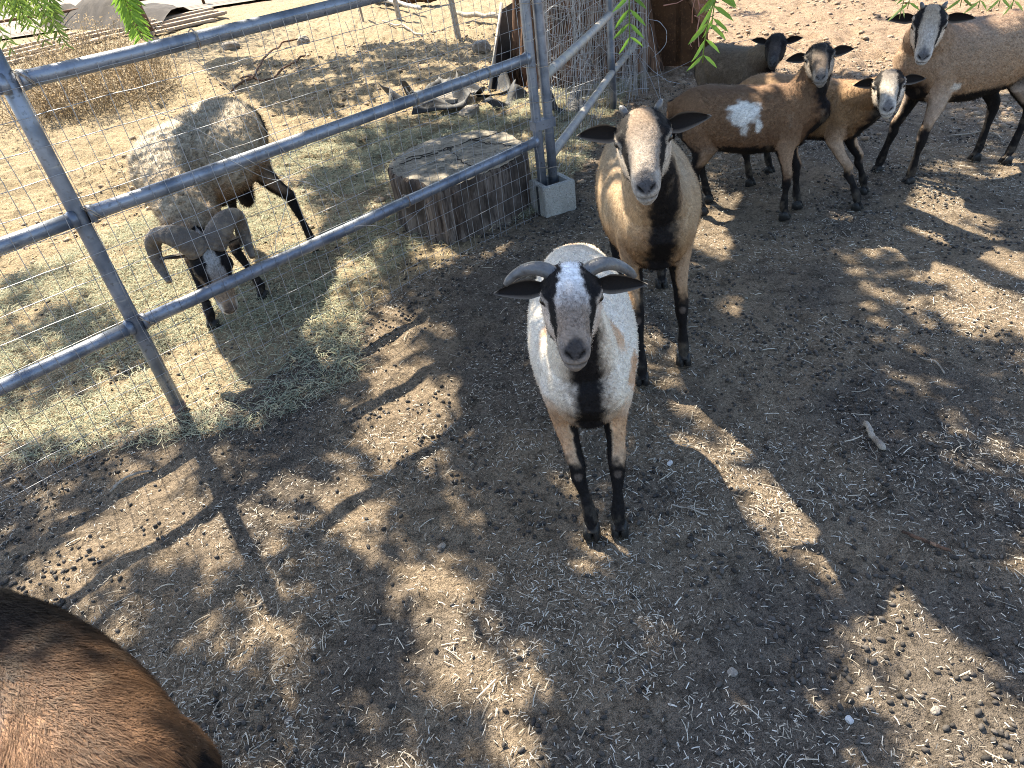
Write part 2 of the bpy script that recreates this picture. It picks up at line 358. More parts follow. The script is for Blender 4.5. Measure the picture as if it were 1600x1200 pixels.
def make_sheep(name, label, rump, chest, hw, feet, poll, nose, coat, hs=1.0, voxel=0.006, side_roll=0.0, width=1.0,
               fur=30000, fur_len=0.013, horns=None, wool=0.0, group=None, belly=1.0, neckr=1.0, earlen=0.125, ear_up=0.0, tail=0.22, drop=(0.0, 0.0), lift_k=1.0, fur_top=0.05, seed=1):
    rs = np.random.default_rng(seed)
    rump, chest = np.asarray(rump, float), np.asarray(chest, float)
    hd = chest - rump; L = np.linalg.norm(hd); rz = math.atan2(hd[1], hd[0]); org = np.array([*(rump + chest) / 2, 0.0])
    RZ = rotz(rz)
    toL = lambda p: (np.asarray(p, float) - org) @ RZ
    root = empty(name, org, rz); tag(root, label, 'sheep', group)
    k = hw / 0.69; kx = L / 0.78
    def zoff(x): return lerp(drop[0], drop[1], np.clip((x / kx + 0.39) / 0.78, 0, 1))
    raw = MB(); chains = {}
    # torso
    pts = np.array([(x * kx, 0, z * k + zoff(x * kx)) for x, z, a, b, ww in TORSO])
    raw.tube(pts, [(ww * width * k, a * k, b * k * belly) for x, z, a, b, ww in TORSO], n=28, power=2.15)
    chains['torso'] = (pts, np.array([ww * k * 1.05 for x, z, a, b, ww in TORSO]))
    # head frame
    poll = toL(poll); nd = toL(np.asarray(nose) + org); nd = nd / np.linalg.norm(nd)
    up = np.array([0, 0, 1.0]); hy = np.cross(up, nd); hy /= np.linalg.norm(hy); hz = np.cross(nd, hy)
    cr, sr = math.cos(side_roll), math.sin(side_roll)
    hy, hz = cr * hy + sr * hz, -sr * hy + cr * hz
    HM = np.stack([nd, hy, hz], 1)                      # head local -> sheep local
    hp = lambda t, y, z: poll + HM @ (np.array([t, y, z]) * hs)
    # head loft
    n = 24; ang = np.arange(n) / n * 2 * np.pi; V = []
    for t, ww, tp, bt in HEAD_SEC:
        c, s = np.cos(ang), np.sin(ang); pw = 2.4
        cc = np.sign(c) * np.abs(c) ** (2 / pw); ss = np.sign(s) * np.abs(s) ** (2 / pw)
        zc = lerp(tp, bt, 0.45)
        wy = ww * np.where(ss < 0, 1 - 0.30 * (ss ** 2), 1.0)
        V.append(np.stack([np.full(n, t), cc * wy, np.where(ss > 0, zc + ss * (tp - zc), zc + ss * (zc - bt))], 1))
    m = len(HEAD_SEC); V = np.concatenate(V); a = np.arange(n); b = (a + 1) % n
    Fq = np.concatenate([np.c_[i * n + a, i * n + b, (i + 1) * n + b, (i + 1) * n + a] for i in range(m - 1)])
    V = np.r_[V, [[-0.055, 0, -0.02]], [[0.262, 0, -0.036]]]
    T = np.r_[np.c_[np.full(n, m * n), b, a], np.c_[np.full(n, m * n + 1), (m - 1) * n + a, (m - 1) * n + b]]
    raw.add(poll + (V * hs) @ HM.T, Fq, T)
    for sgn in (-1, 1):
        raw.add(*ellipsoid(hp(0.088, sgn * 0.051, 0.020), np.array([0.026, 0.019, 0.020]) * hs, R=HM))
        raw.add(*ellipsoid(hp(0.240, sgn * 0.0145, -0.012), np.array([0.014, 0.011, 0.013]) * hs, R=HM))
        raw.add(*ellipsoid(hp(0.022, sgn * 0.053, 0.002), np.array([0.020, 0.018, 0.020]) * hs, R=HM))
        raw.add(*ellipsoid(hp(0.07, sgn * 0.040, -0.050), np.array([0.055, 0.020, 0.045]) * hs, R=HM))
    raw.add(*ellipsoid(hp(0.225, 0, -0.060), np.array([0.022, 0.019, 0.014]) * hs, R=HM))
    # neck
    sh = np.array([0.25 * kx, 0, 0.575 * k + zoff(0.25 * kx)]); ne = hp(0.005, 0, -0.025); nb = hp(-0.03, 0, -0.015)
    ctrl = lerp(sh, ne, 0.55) + np.array([0.03 * kx, 0, 0.0])
    npts = [lerp(lerp(sh, ctrl, t), lerp(ctrl, ne, t), t) for t in np.linspace(0, 1, 7)]
    nr = np.linspace(0.125, 0.068, 7) * k * neckr; nr[0] = 0.115 * k * neckr
    nr[-1] = 0.066 * hs; nr[-2] = 0.072 * hs * neckr
    raw.tube(npts, [(r * 0.82, r) for r in nr], n=18, hint=(1, 0, 0.3))
    chains['neck'] = (np.array(npts), nr)
    hpts = np.array([hp(t, 0, lerp(tp, bt, 0.45)) for t, ww, tp, bt in HEAD_SEC])
    chains['head'] = (hpts, np.array([max(ww, 0.03) * hs for t, ww, tp, bt in HEAD_SEC]))
    # legs
    hooves = []
    for key, f3 in feet.items():
        fl = toL((*f3, 0.0)); sgn = 1 if key[1] == 'L' else -1
        if key[0] == 'F':
            S = np.array([0.235 * kx, sgn * 0.074 * k, 0.50 * k + zoff(0.235 * kx)]); E_ = np.array([0.225 * kx, sgn * 0.074 * k, 0.37 * k + zoff(0.2)])
            Fk = np.array([fl[0] - 0.010, fl[1], 0.072])
            K = lerp(E_, Fk, 0.52) + np.array([0.014, 0, 0]); K[2] = 0.22 * k
            P = [S + [0, 0, 0.05], S, E_, lerp(E_, K, 0.5), K + [0, 0, 0.02], K - [0, 0, 0.022], lerp(K, Fk, 0.5), Fk, lerp(Fk, fl, 0.5) + [0.006, 0, 0], np.array([fl[0] + 0.010, fl[1], 0.022])]
            r = np.array([0.06, 0.074, 0.046, 0.0285, 0.0260, 0.0240, 0.0155, 0.0225, 0.0175, 0.0240])
            rr = [(q * (0.8 if i < 3 else 0.95), q) for i, q in enumerate(r)]
        else:
            Hp = np.array([-0.255 * kx, sgn * 0.070 * k, 0.54 * k + zoff(-0.25)]); St = np.array([-0.175 * kx, sgn * 0.098 * k, 0.42 * k + zoff(-0.2)])
            Fk = np.array([fl[0] - 0.016, fl[1], 0.075])
            Hk = np.array([fl[0] - 0.055, lerp(St, fl, 0.75)[1], 0.245 * k])
            P = [Hp + [0, 0, 0.03], Hp, lerp(Hp, St, 0.6) + [-0.03, 0, 0], lerp(St, Hk, 0.30) + [0.0, 0, 0], lerp(St, Hk, 0.65), Hk + [0.004, 0, 0.02], Hk + [0, 0, -0.02], lerp(Hk, Fk, 0.5), Fk, lerp(Fk, fl, 0.5) + [0.008, 0, 0], np.array([fl[0] + 0.010, fl[1], 0.022])]
            r = np.array([0.09, 0.115, 0.105, 0.072, 0.041, 0.032, 0.028, 0.0170, 0.0235, 0.0185, 0.025])
            rr = [(q * (0.62 if i < 4 else 0.9), q) for i, q in enumerate(r)]
        kk = k ** 0.5
        rr = [(u_ * kk, v_ * kk) for u_, v_ in rr]
        raw.tube(P, rr, n=14, hint=(1, 0, 0.01))
        chains['leg' + key] = (np.array(P), np.array([v_ for u_, v_ in rr]))
        hooves.append((fl, kk))
    for c_, r_ in coat.get('_lumps', []): raw.add(*ellipsoid(c_, r_))
    # tail
    x0 = -0.39 * kx
    tp_ = [np.array([x0 + 0.03, 0, 0.60 * k + zoff(x0)]), np.array([x0 - 0.015, 0, 0.585 * k + zoff(x0)]), np.array([x0 - 0.028, 0, (0.585 - tail * 0.5) * k + zoff(x0)]), np.array([x0 - 0.02, 0, (0.585 - tail) * k + zoff(x0)])]
    tr = [0.034 * k, 0.034 * k, 0.026 * k, 0.012 * k]
    raw.tube(tp_, tr, n=10, hint=(1, 0, 0)); chains['tail'] = (np.array(tp_), np.array(tr))
    # union
    o = raw.build('body_raw', None); md = o.modifiers.new('r', 'REMESH'); md.mode = 'VOXEL'; md.voxel_size = voxel
    dg = bpy.context.evaluated_depsgraph_get(); ev = o.evaluated_get(dg); me = ev.to_mesh()
    nv = len(me.vertices); V = np.empty(nv * 3); me.vertices.foreach_get('co', V); V = V.reshape(-1, 3)
    nf = len(me.polygons); idx = np.empty(len(me.loops), int); me.loops.foreach_get('vertex_index', idx)
    lt = np.empty(nf, int); me.polygons.foreach_get('loop_total', lt)
    assert (lt == 4).all(); Fq = idx.reshape(-1, 4)
    ed = np.empty(len(me.edges) * 2, int); me.edges.foreach_get('vertices', ed); ed = ed.reshape(-1, 2)
    ev.to_mesh_clear(); om = o.data; bpy.data.objects.remove(o); bpy.data.meshes.remove(om)
    deg = np.bincount(ed.ravel(), minlength=nv).astype(float)
    def lap(V):
        out = np.empty_like(V)
        for c in range(3):
            out[:, c] = np.bincount(ed[:, 0], V[ed[:, 1], c], nv) + np.bincount(ed[:, 1], V[ed[:, 0], c], nv)
        return out / deg[:, None] - V
    # region of each vertex
    names = list(chains); D = np.full((nv, len(names)), 9e9); TT = np.zeros((nv, len(names))); OFF = np.zeros((nv, len(names), 3)); TAN = np.zeros((nv, len(names), 3))
    for ci, nm in enumerate(names):
        P, r = chains[nm]; best = np.full(nv, 9e9)
        for i in range(len(P) - 1):
            d = P[i + 1] - P[i]; u = np.clip(((V - P[i]) @ d) / (d @ d), 0, 1); q = P[i] + u[:, None] * d
            e = (np.linalg.norm(V - q, axis=1)) / (r[i] * (1 - u) + r[i + 1] * u); mk = e < best
            best[mk] = e[mk]; TT[mk, ci] = (i + u[mk]) / (len(P) - 1); OFF[mk, ci] = (V - q)[mk]; TAN[mk, ci] = d / np.linalg.norm(d)
        D[:, ci] = best
    reg = D.argmin(1); ar = np.arange(nv); tt = TT[ar, reg]; off = OFF[ar, reg]; tan = TAN[ar, reg]
    isr = lambda nm: reg == names.index(nm)
    head_m = isr('head'); leg_m = np.zeros(nv, bool)
    for nm in names:
        if nm.startswith('leg'): leg_m |= isr(nm)
    lowleg = leg_m & (V[:, 2] < 0.27 * k)
    wgt = np.where(head_m, 0.25, np.where(lowleg, 0.25, 1.0))
    for _ in range(5): wgt = wgt + 0.5 * lap(wgt[:, None])[:, 0] if False else wgt
    nit = int(16 * (0.006 / voxel) ** 1.3)
    for it in range(nit):
        V = V + 0.55 * wgt[:, None] * lap(V); V = V - 0.56 * wgt[:, None] * lap(V)
        if it < nit * 0.6: V = V + 0.30 * (wgt[:, None] > 0.5) * lap(V)
    V = V + 0.3 * lap(V); V = V - 0.31 * lap(V)
    def vnorm(V):
        fn = np.cross(V[Fq[:, 2]] - V[Fq[:, 0]], V[Fq[:, 3]] - V[Fq[:, 1]]); N = np.zeros_like(V)
        for j in range(4):
            for c in range(3): N[:, c] += np.bincount(Fq[:, j], fn[:, c], nv)
        return N / (np.linalg.norm(N, axis=1, keepdims=True) + 1e-12)
    N = vnorm(V)
    # head coordinates
    hl = ((V - poll) @ HM) / hs; t_, y_, z_ = hl.T; ay = np.abs(y_)
    # nostrils, mouth, eye sockets
    def dent(c, r, depth):
        d = np.linalg.norm((np.c_[t_, ay, z_] - c) / r, axis=1); return np.where(head_m, np.exp(-d * d * 2) * depth, 0)
    zn = z_ - (ay - 0.014) * 0.9
    dn = np.linalg.norm((np.c_[t_, ay, zn] - (0.252, 0.0135, -0.014)) / (0.016, 0.009, 0.0042), axis=1); dd = np.where(head_m, np.exp(-dn * dn * 2) * 0.006, 0) + dent((0.260, 0.0, -0.026), (0.02, 0.0025, 0.012), 0.004)
    mouth_z = -0.040 - (0.25 - t_) * 0.10
    md_ = np.where(head_m & (t_ > 0.185), np.exp(-((z_ - mouth_z) / 0.0035) ** 2) * 0.004, 0)
    dd = dd + md_ + dent((0.094, 0.066, 0.014), (0.014, 0.012, 0.009), 0.006)
    V = V - N * (dd * hs)[:, None]
    # coat relief
    if wool > 0:
        tw = np.where(isr('torso') | (isr('neck') & (tt < 0.7)), 1.0, 0.0) * sstep(0.36 * k, 0.48 * k, V[:, 2])
        for _ in range(8): tw = tw + 0.5 * lap(np.c_[tw, tw, tw])[:, 0]
        cl = np.abs(vnoise(V, 26, 5, 2) - 0.5) * 2
        V = V + N * (tw * wool * (0.55 + 1.5 * (0.45 - cl) + 0.6 * (vnoise(V, 9, 9) - 0.5)))[:, None]
    else:
        V = V + N * ((vnoise(V, 12, 4, 2) - 0.5) * 0.006 * ~head_m)[:, None]
    N = vnorm(V)
    # ---- colours
    B = {k_: np.array(v_, float) for k_, v_ in coat.items() if np.ndim(v_) == 1 and len(v_) == 3 and not k_.startswith('_')}
    C = np.tile(B['base'], (nv, 1)); jit = (vnoise(V, 60, 11, 2) - 0.5); jit2 = vnoise(V, 9, 13, 3) - 0.5
    def put(mask, col):
        nonlocal C
        mask = np.clip(mask, 0, 1)[:, None]; C = C * (1 - mask) + np.asarray(col, float) * mask
    bx = V[:, 0] / kx; by = V[:, 1] / k; bz = (V[:, 2] - zoff(V[:, 0])) / k
    blk = B['black']
    body_m = isr('torso') | isr('neck') | isr('tail') | leg_m
    put(sstep(-0.1, 0.35, vnoise(V, 4, 15, 3) - 0.42) * body_m * 0.8, B.get('mottle', B['base']))
    put(sstep(0.60, 0.70, bz + jit2 * 0.06) * body_m, B.get('back', B['base']))
    if 'flank' in B: put(sstep(*coat.get('_flank', (0.56, 0.38)), bz + jit2 * 0.25) * body_m, B['flank'])
    # belly
    bl = coat.get('_belly', 0.405)
    put(sstep(bl + 0.012, bl - 0.012, bz + jit * 0.03 + jit2 * 0.03 + np.abs(bx) * 0.02) * isr('torso'), blk)
    # chest and throat stripe
    sw = coat.get('_stripe', 0.045)
    front = np.clip(N[:, 0], 0, 1)
    put(sstep(sw + 0.050, sw + 0.005, np.abs(V[:, 1]) / k + jit * 0.04 + jit2 * 0.04) * sstep(0.2, 0.5, front) * (bx > 0.28) * (isr('torso') | isr('neck')) * sstep(coat.get('_chest', 2.0), coat.get('_chest', 2.0) - 0.06, bz) * 0.6, B['base'] * [0.42, 0.32, 0.25])
    put(sstep(sw + 0.020, sw - 0.008, np.abs(V[:, 1]) / k + jit * 0.03 + jit2 * 0.02) * sstep(0.25, 0.5, front) * (bx > 0.28) * (isr('torso') | isr('neck')) * sstep(coat.get('_chest', 2.0), coat.get('_chest', 2.0) - 0.06, bz + jit2 * 0.08), blk)
    vent = np.einsum('ij,ij->i', off, np.cross(tan, np.array([0, 1.0, 0]))) ; 
    nk = isr('neck'); vdir = -np.cross(tan, np.array([0, 1.0, 0]));
    sgnv = np.where((vdir @ np.array([1, 0, -0.3])) > 0, 1, -1); vdir = vdir * sgnv[:, None]
    vv = np.einsum('ij,ij->i', N, vdir / (np.linalg.norm(vdir, axis=1, keepdims=True) + 1e-9))
    put(sstep(0.45, 0.75, vv + jit * 0.3) * nk * sstep(sw + 0.02, sw - 0.005, np.abs(V[:, 1]) / k + jit * 0.02 + jit2 * 0.02) * coat.get('_neck', 1.0), blk)
    # legs
    for nm in names:
        if not nm.startswith('leg'): continue
        s_ = 1 if nm[4] == 'L' else -1; lm = isr(nm)
        outer = N[:, 1] * s_ * 0.75 + N[:, 0] * 0.65
        if nm[3] == 'F':
            kn = coat.get('_knee', 0.25)
            top = bz + jit * 0.05
            put(sstep(kn + 0.03, kn - 0.03, top) * lm, blk)
            put(sstep(0.35, 0.05, outer + jit * 0.5) * lm * sstep(0.47, 0.40, bz), blk)
            put(sstep(kn - 0.02, kn + 0.05, top) * sstep(0.2, 0.5, outer + jit * 0.5) * lm * sstep(0.50, 0.38, bz + jit2 * 0.1), B.get('shank', B['base']))
        else:
            top = bz + jit * 0.05 + jit2 * 0.05
            hk = coat.get('_hind', 0.40)
            put(sstep(hk + 0.03, hk - 0.04, top) * lm, blk)
            put(sstep(0.30, 0.55, -N[:, 0] + jit * 0.3) * sstep(0.58, 0.50, bz) * lm, blk)
            put(sstep(0.55, 0.85, outer) * lm * sstep(0.27, 0.31, bz) * sstep(0.42, 0.36, bz) * 0.8, B.get('shank', B['base']))
    put(isr('tail') * sstep(0.15, 0.35, tt) * 1.0, B.get('tail', blk))
    put((bx < -0.33) * sstep(0.56, 0.50, bz) * (np.abs(by) < 0.09) * isr('torso'), blk)
    # knee callus
    for nm in names:
        if nm.startswith('legF') and coat.get('_callus', 1):
            kc = chains[nm][0][4] * 0.5 + chains[nm][0][5] * 0.5 + np.array([0.024, 0, 0])
            put(sstep(0.016, 0.007, np.linalg.norm((V - kc) * [0.6, 1, 0.8], axis=1)) * 0.7, (0.16, 0.125, 0.105))
    # head
    sec = np.array(HEAD_SEC); ww = np.interp(t_, sec[:, 0], sec[:, 1]); tp2 = np.interp(t_, sec[:, 0], sec[:, 2]); bt2 = np.interp(t_, sec[:, 0], sec[:, 3])
    zc = tp2 * 0.55 + bt2 * 0.45
    phi = np.arctan2(ay / ww, np.where(z_ > zc, (z_ - zc) / (tp2 - zc), (z_ - zc) / (zc - bt2)))
    hj = jit * 0.35
    hm = head_m * 1.0
    put(hm, B['cheek'])
    g = sstep(0.06, 0.17, t_ + jit * 0.03)[:, None]
    bz_col = B['blaze'] * (1 - g) + B['nose'] * g
    b_in = np.interp(t_, [0.0, 0.05, 0.09, 0.13, 0.19, 0.22], coat.get('_bar_in', [0.42, 0.45, 0.52, 0.72, 1.15, 1.3]))
    b_out = np.interp(t_, [0.0, 0.05, 0.09, 0.13, 0.19, 0.22], coat.get('_bar_out', [1.30, 1.12, 1.02, 1.12, 1.75, 1.9]))
    d_in = phi + hj - b_in
    cmask = (sstep(0.10, -0.10, d_in) * hm)[:, None]; C = C * (1 - cmask) + bz_col * cmask
    bar = sstep(-0.10, 0.06, d_in) * sstep(0.08, -0.08, phi + hj - b_out) * (t_ < 0.205 + jit * 0.02) * hm
    put(bar, B.get('bar', blk))
    put(sstep(1.95, 2.25, phi + hj) * sstep(0.20, 0.16, t_) * hm, blk)
    put(sstep(0.01, -0.015, t_) * hm * sstep(1.2, 1.5, phi), B['base'])
    put(sstep(0.195, 0.225, t_ + jit * 0.03) * sstep(0.6, 1.0, phi) * hm, B['lips'])
    put(sstep(0.205, 0.235, t_ + jit * 0.03 - ay * 0.9) * sstep(-0.034, -0.024, z_ - ay * 0.5) * hm * 0.92, B['muzzle'])
    nost = dn
    put(sstep(1.25, 0.75, nost) * hm, (0.008, 0.007, 0.007))
    put(sstep(0.0045, 0.002, np.abs(z_ - mouth_z)) * (t_ > 0.205) * hm * 0.6, (0.03, 0.024, 0.022))
    ev_ = np.linalg.norm((np.c_[t_, ay, z_] - (0.094, 0.066, 0.014)) / (0.020, 0.02, 0.013), axis=1)
    put(sstep(1.5, 1.2, ev_) * hm * (t_ > 0.06) * 0.6, B['cheek'])
    put(sstep(1.05, 0.8, ev_) * hm, (0.015, 0.012, 0.011))
    for p_, r_, c_ in coat.get('_patches', []):
        q = toL(p_) if len(p_) == 3 else p_
        dist = np.linalg.norm((V - q) / np.asarray(r_), axis=1)
        put(sstep(1.28, 0.72, dist + jit * 0.5 + (vnoise(V * [0.6, 0.6, 1.3], 45, 77, 2) - 0.5) * 0.8), c_)
    put(sstep(0.20, 0.02, V[:, 2]) * sstep(0.42, 0.72, vnoise(V, 55, 23, 2)) * 0.45, (0.13, 0.108, 0.085))
    put((body_m & (wool == 0)) * sstep(0.62, 0.80, vnoise(V, 22, 29, 3)) * 0.28, (0.20, 0.155, 0.11))
    pep = rs.uniform(-1, 1, nv)[:, None] * np.where(head_m, 0.22, 0.15)[:, None]
    C = C * (1 + (vnoise(V, 140, 19)[:, None] - 0.5) * 0.25) * (1 + pep)
    C = np.clip(C, 0.004, 0.95)
    body = mesh_np('body', V, Fq, M_COAT, root, C)
    # ---- hair
    p_keep = np.ones(nv); p_keep[V[:, 2] < fur_top] = 0; p_keep[(t_ > 0.215) & head_m] = 0
    p_keep[head_m & (ev_ < 1.1)] = 0; p_keep[head_m] *= 1.6
    sel = rs.choice(nv, min(fur, nv * 3), replace=True, p=p_keep / p_keep.sum())
    n = len(sel); base = V[sel] + rs.normal(0, voxel * 0.4, (n, 3)); nn = N[sel]; cc = C[sel]
    flow = np.tile(np.array([-0.8, 0, -0.7]), (n, 1)); hsel = head_m[sel]
    flow[hsel] = (-nd * 0.9 + hz * 0.0); flow[isr('neck')[sel]] = [-0.2, 0, -1.0]; flow[leg_m[sel]] = [-0.1, 0, -1.0]
    if wool > 0: flow = flow + rs.normal(0, 1.3, (n, 3)) * (~hsel & ~leg_m[sel])[:, None]
    flow = flow + rs.normal(0, 0.25, (n, 3))
    flow = flow - nn * np.einsum('ij,ij->i', flow, nn)[:, None]; flow /= np.linalg.norm(flow, axis=1, keepdims=True) + 1e-9
    ln = fur_len * rs.uniform(0.5, 1.3, n) * np.where(hsel, 0.55, np.where(leg_m[sel], 0.6, 1.0))
    lift = np.where(hsel, 0.35, 0.42) if wool == 0 else np.where(hsel, 0.35, 0.8)
    lift = lift * lift_k
    tip = base + (flow * (1 - lift[:, None] * 0.5) + nn * lift[:, None]) * ln[:, None]
    sd = np.cross(flow, nn) * (0.0008 if voxel < 0.0055 else 0.0011)
    FV = np.stack([base - sd - nn * 0.001, base + sd - nn * 0.001, tip], 1).reshape(-1, 3)
    shade = (rs.uniform(0.7, 1.3, n) if wool == 0 else rs.uniform(0.45, 1.45, n))[:, None]
    fc = np.repeat(np.clip(cc * shade, 0.004, 0.95), 3, 0)
    fn = np.repeat(nn, 3, 0)
    coat_o = mesh_np('coat', FV, np.arange(3 * n).reshape(-1, 3), M_FUR, root, fc, True, fn)
    tag(coat_o, kind='stuff')
    # ---- hooves
    for fl, kk in hooves:
        hb = MB()
        for s_ in (-1, 1):
            y0 = fl[1] + s_ * 0.0125 * kk
            hb.tube([np.array([fl[0] - 0.012, y0, 0.040]), np.array([fl[0] - 0.004, y0, 0.026]), np.array([fl[0] + 0.004, y0 + s_ * 0.001, 0.0])],
                    [(0.0125 * kk, 0.020 * kk), (0.0135 * kk, 0.026 * kk), (0.0142 * kk, 0.032 * kk)], n=10, hint=(1, 0, 0))
        hb.build('hoof', M_HOOF, root)
    # ---- ears
    for s_ in (-1, 1):
        nu, nv2 = 11, 7; grid = []; ecol = []
        eb = B.get('ear', blk)
        for side in (1, -1):
            for i in range(nu):
                u = i / (nu - 1); wv = 0.0265 * (min(1.0, 0.50 + 1.6 * u) * (1 - max(0, (u - 0.30) / 0.70) ** 1.9)) + 0.0006
                for j in range(nv2):
                    v = (j / (nv2 - 1) - 0.5) * 2
                    cup = -0.016 * (1 - v * v) * (1 - u * 0.6)
                    droop = -0.018 * u * u + ear_up * u
                    yy = 0.052 + u * earlen; xx = 0.026 + cup - 0.02 * u - side * 0.0014 * (1 - v * v * 0.9); zz = 0.0 + v * wv + droop
                    grid.append((xx, s_ * yy, zz))
                    rim = abs(v) > 0.9 or u > 0.97
                    ecol.append(np.array([0.16, 0.135, 0.115]) if rim else (eb if side < 0 else lerp(eb, B['base'], 0.25)))
        grid = np.array(grid); ecol = np.array(ecol)
        fq = []
        for sd_ in (0, 1):
            o_ = sd_ * nu * nv2
            for i in range(nu - 1):
                for j in range(nv2 - 1):
                    q = [o_ + i * nv2 + j, o_ + i * nv2 + j + 1, o_ + (i + 1) * nv2 + j + 1, o_ + (i + 1) * nv2 + j]
                    fq.append(q if (sd_ == 0) != (s_ > 0) else q[::-1])
        mesh_np('ear', poll + (grid * hs) @ HM.T, np.array(fq), M_EAR, root, ecol)
    # ---- eyes
    for s_ in (-1, 1):
        ve, qe, te = ellipsoid((0, 0, 0), (0.0135, 0.0125, 0.0105), 18, 12)
        fwdn = np.array([0.55, s_ * 0.80, 0.25]); dt = ve / np.linalg.norm(ve, axis=1, keepdims=True) @ (fwdn / np.linalg.norm(fwdn))
        ce = np.where((dt > 0.66)[:, None], (0.004, 0.004, 0.005), np.where((dt > 0.40)[:, None], (0.075, 0.042, 0.018), (0.02, 0.014, 0.012)))
        c0 = np.array([0.093, s_ * 0.0575, 0.0145])
        mesh_np('eye', poll + ((ve + c0) * hs) @ HM.T, [qe, te], M_EYE, root, ce)
    # ---- horns
    if horns == 'short':
        for s_ in (-1, 1):
            P = np.array([(0.026, 0.030, 0.030), (0.018, 0.050, 0.045), (0.008, 0.078, 0.047), (0.002, 0.102, 0.040), (0.0, 0.124, 0.027), (0.002, 0.140, 0.013), (0.004, 0.148, 0.004)])
            P = P * [1, s_, 1]; r = [(0.018, 0.0195), (0.017, 0.0195), (0.0155, 0.018), (0.0135, 0.0155), (0.0115, 0.013), (0.010, 0.011), (0.006, 0.007)]
            P = np.array([[np.interp(q, range(7), P[:, c]) for c in range(3)] for q in np.linspace(0, 6, 19)]); r = [(np.interp(q, range(7), [a[0] for a in r]), np.interp(q, range(7), [a[1] for a in r])) for q in np.linspace(0, 6, 19)]
            P[1:-1] = (P[:-2] + P[1:-1] * 2 + P[2:]) / 4; P[1:-1] = (P[:-2] + P[1:-1] * 2 + P[2:]) / 4
            v_, q_, t2 = tube(P, r, n=14, hint=(1, 0, 0)); mesh_np('horn', poll + (v_ * hs) @ HM.T, [q_, t2], M_HORN, root)
    elif horns == 'curl':
        CURL = [(0.02, 0.024, 0.035), (-0.010, 0.050, 0.066), (-0.048, 0.090, 0.068), (-0.070, 0.128, 0.035), (-0.062, 0.152, -0.015), (-0.022, 0.160, -0.055), (0.035, 0.156, -0.065), (0.085, 0.150, -0.040), ]
        for s_ in (-1, 1):
            P = []; r = []; nn_ = 130
            for i in range(nn_):
                u = i / (nn_ - 1)
                P.append([np.interp(u * 7, range(8), q) for q in zip(*CURL)])
                P[-1][1] *= s_
                rg = 1 + 0.075 * abs(math.sin(i * 0.55)) ** 0.6 - 0.04
                r.append((0.036 * (1 - 0.82 * u ** 1.2) * rg + 0.002, 0.046 * (1 - 0.82 * u ** 1.2) * rg + 0.002))
            P = np.array(P)
            for _ in range(120): P[1:-1] = (P[:-2] + P[1:-1] * 2 + P[2:]) / 4
            v_, q_, t2 = tube(P, r, n=14, hint=(0, 1, 0)); mesh_np('horn', poll + (v_ * hs) @ HM.T, [q_, t2], M_RHORN, root)
    elif horns == 'scur':
        for s_ in (-1, 1):
            v_, q_, t2 = tube(np.array([(0.012, s_ * 0.036, 0.040), (0.006, s_ * 0.043, 0.052), (0.0, s_ * 0.048, 0.058), (-0.004, s_ * 0.051, 0.060)]), [0.010, 0.0092, 0.0072, 0.003], n=10, hint=(1, 0, 0))
            mesh_np('horn', poll + (v_ * hs) @ HM.T, [q_, t2], M_HORN, root)
    return root, toL

BLACK = (0.012, 0.010, 0.010)
GRP = 'sheep in the yard'
def unit(v): v = np.asarray(v, float); return v / np.linalg.norm(v)
exec_sheep = True
make_sheep('sheep', 'white horned sheep with black chest stripe facing the camera at the front', (0.27, 2.12), (0.185, 1.37), 0.675,
    dict(FL=(0.252, 1.406), FR=(0.170, 1.414), HL=(0.35, 2.0), HR=(0.17, 2.03)), (0.166, 1.415, 0.853), (-0.116, -0.98, -0.08),
    dict(base=(0.78, 0.72, 0.63), mottle=(0.74, 0.66, 0.56), back=(0.78, 0.70, 0.59), flank=(0.58, 0.41, 0.27), _flank=(0.47, 0.38), black=BLACK, shank=(0.50, 0.31, 0.18), cheek=(0.60, 0.50, 0.42),
         blaze=(0.80, 0.78, 0.76), nose=(0.25, 0.19, 0.145), muzzle=(0.030, 0.028, 0.030), lips=(0.20, 0.17, 0.15), ear=BLACK, _stripe=0.032, _knee=0.27, _belly=0.40,
         _bar_in=[0.34, 0.38, 0.45, 0.74, 1.08, 1.2], _bar_out=[2.0, 1.6, 1.12, 1.15, 1.75, 1.95],
         _patches=[((0.30, 1.52, 0.50), (0.06, 0.10, 0.05), (0.58, 0.38, 0.24)), ((0.27, 2.10, 0.66), (0.06, 0.06, 0.06), (0.66, 0.50, 0.36)), ((0.09, 1.58, 0.66), (0.04, 0.06, 0.06), (0.6, 0.42, 0.28)),
                   ((0.29, 1.50, 0.66), (0.05, 0.05, 0.06), (0.62, 0.42, 0.27))]),
    hs=1.0, voxel=0.0045, side_roll=-0.041, fur=85000, fur_len=0.0085, horns='short', group=GRP, seed=1)
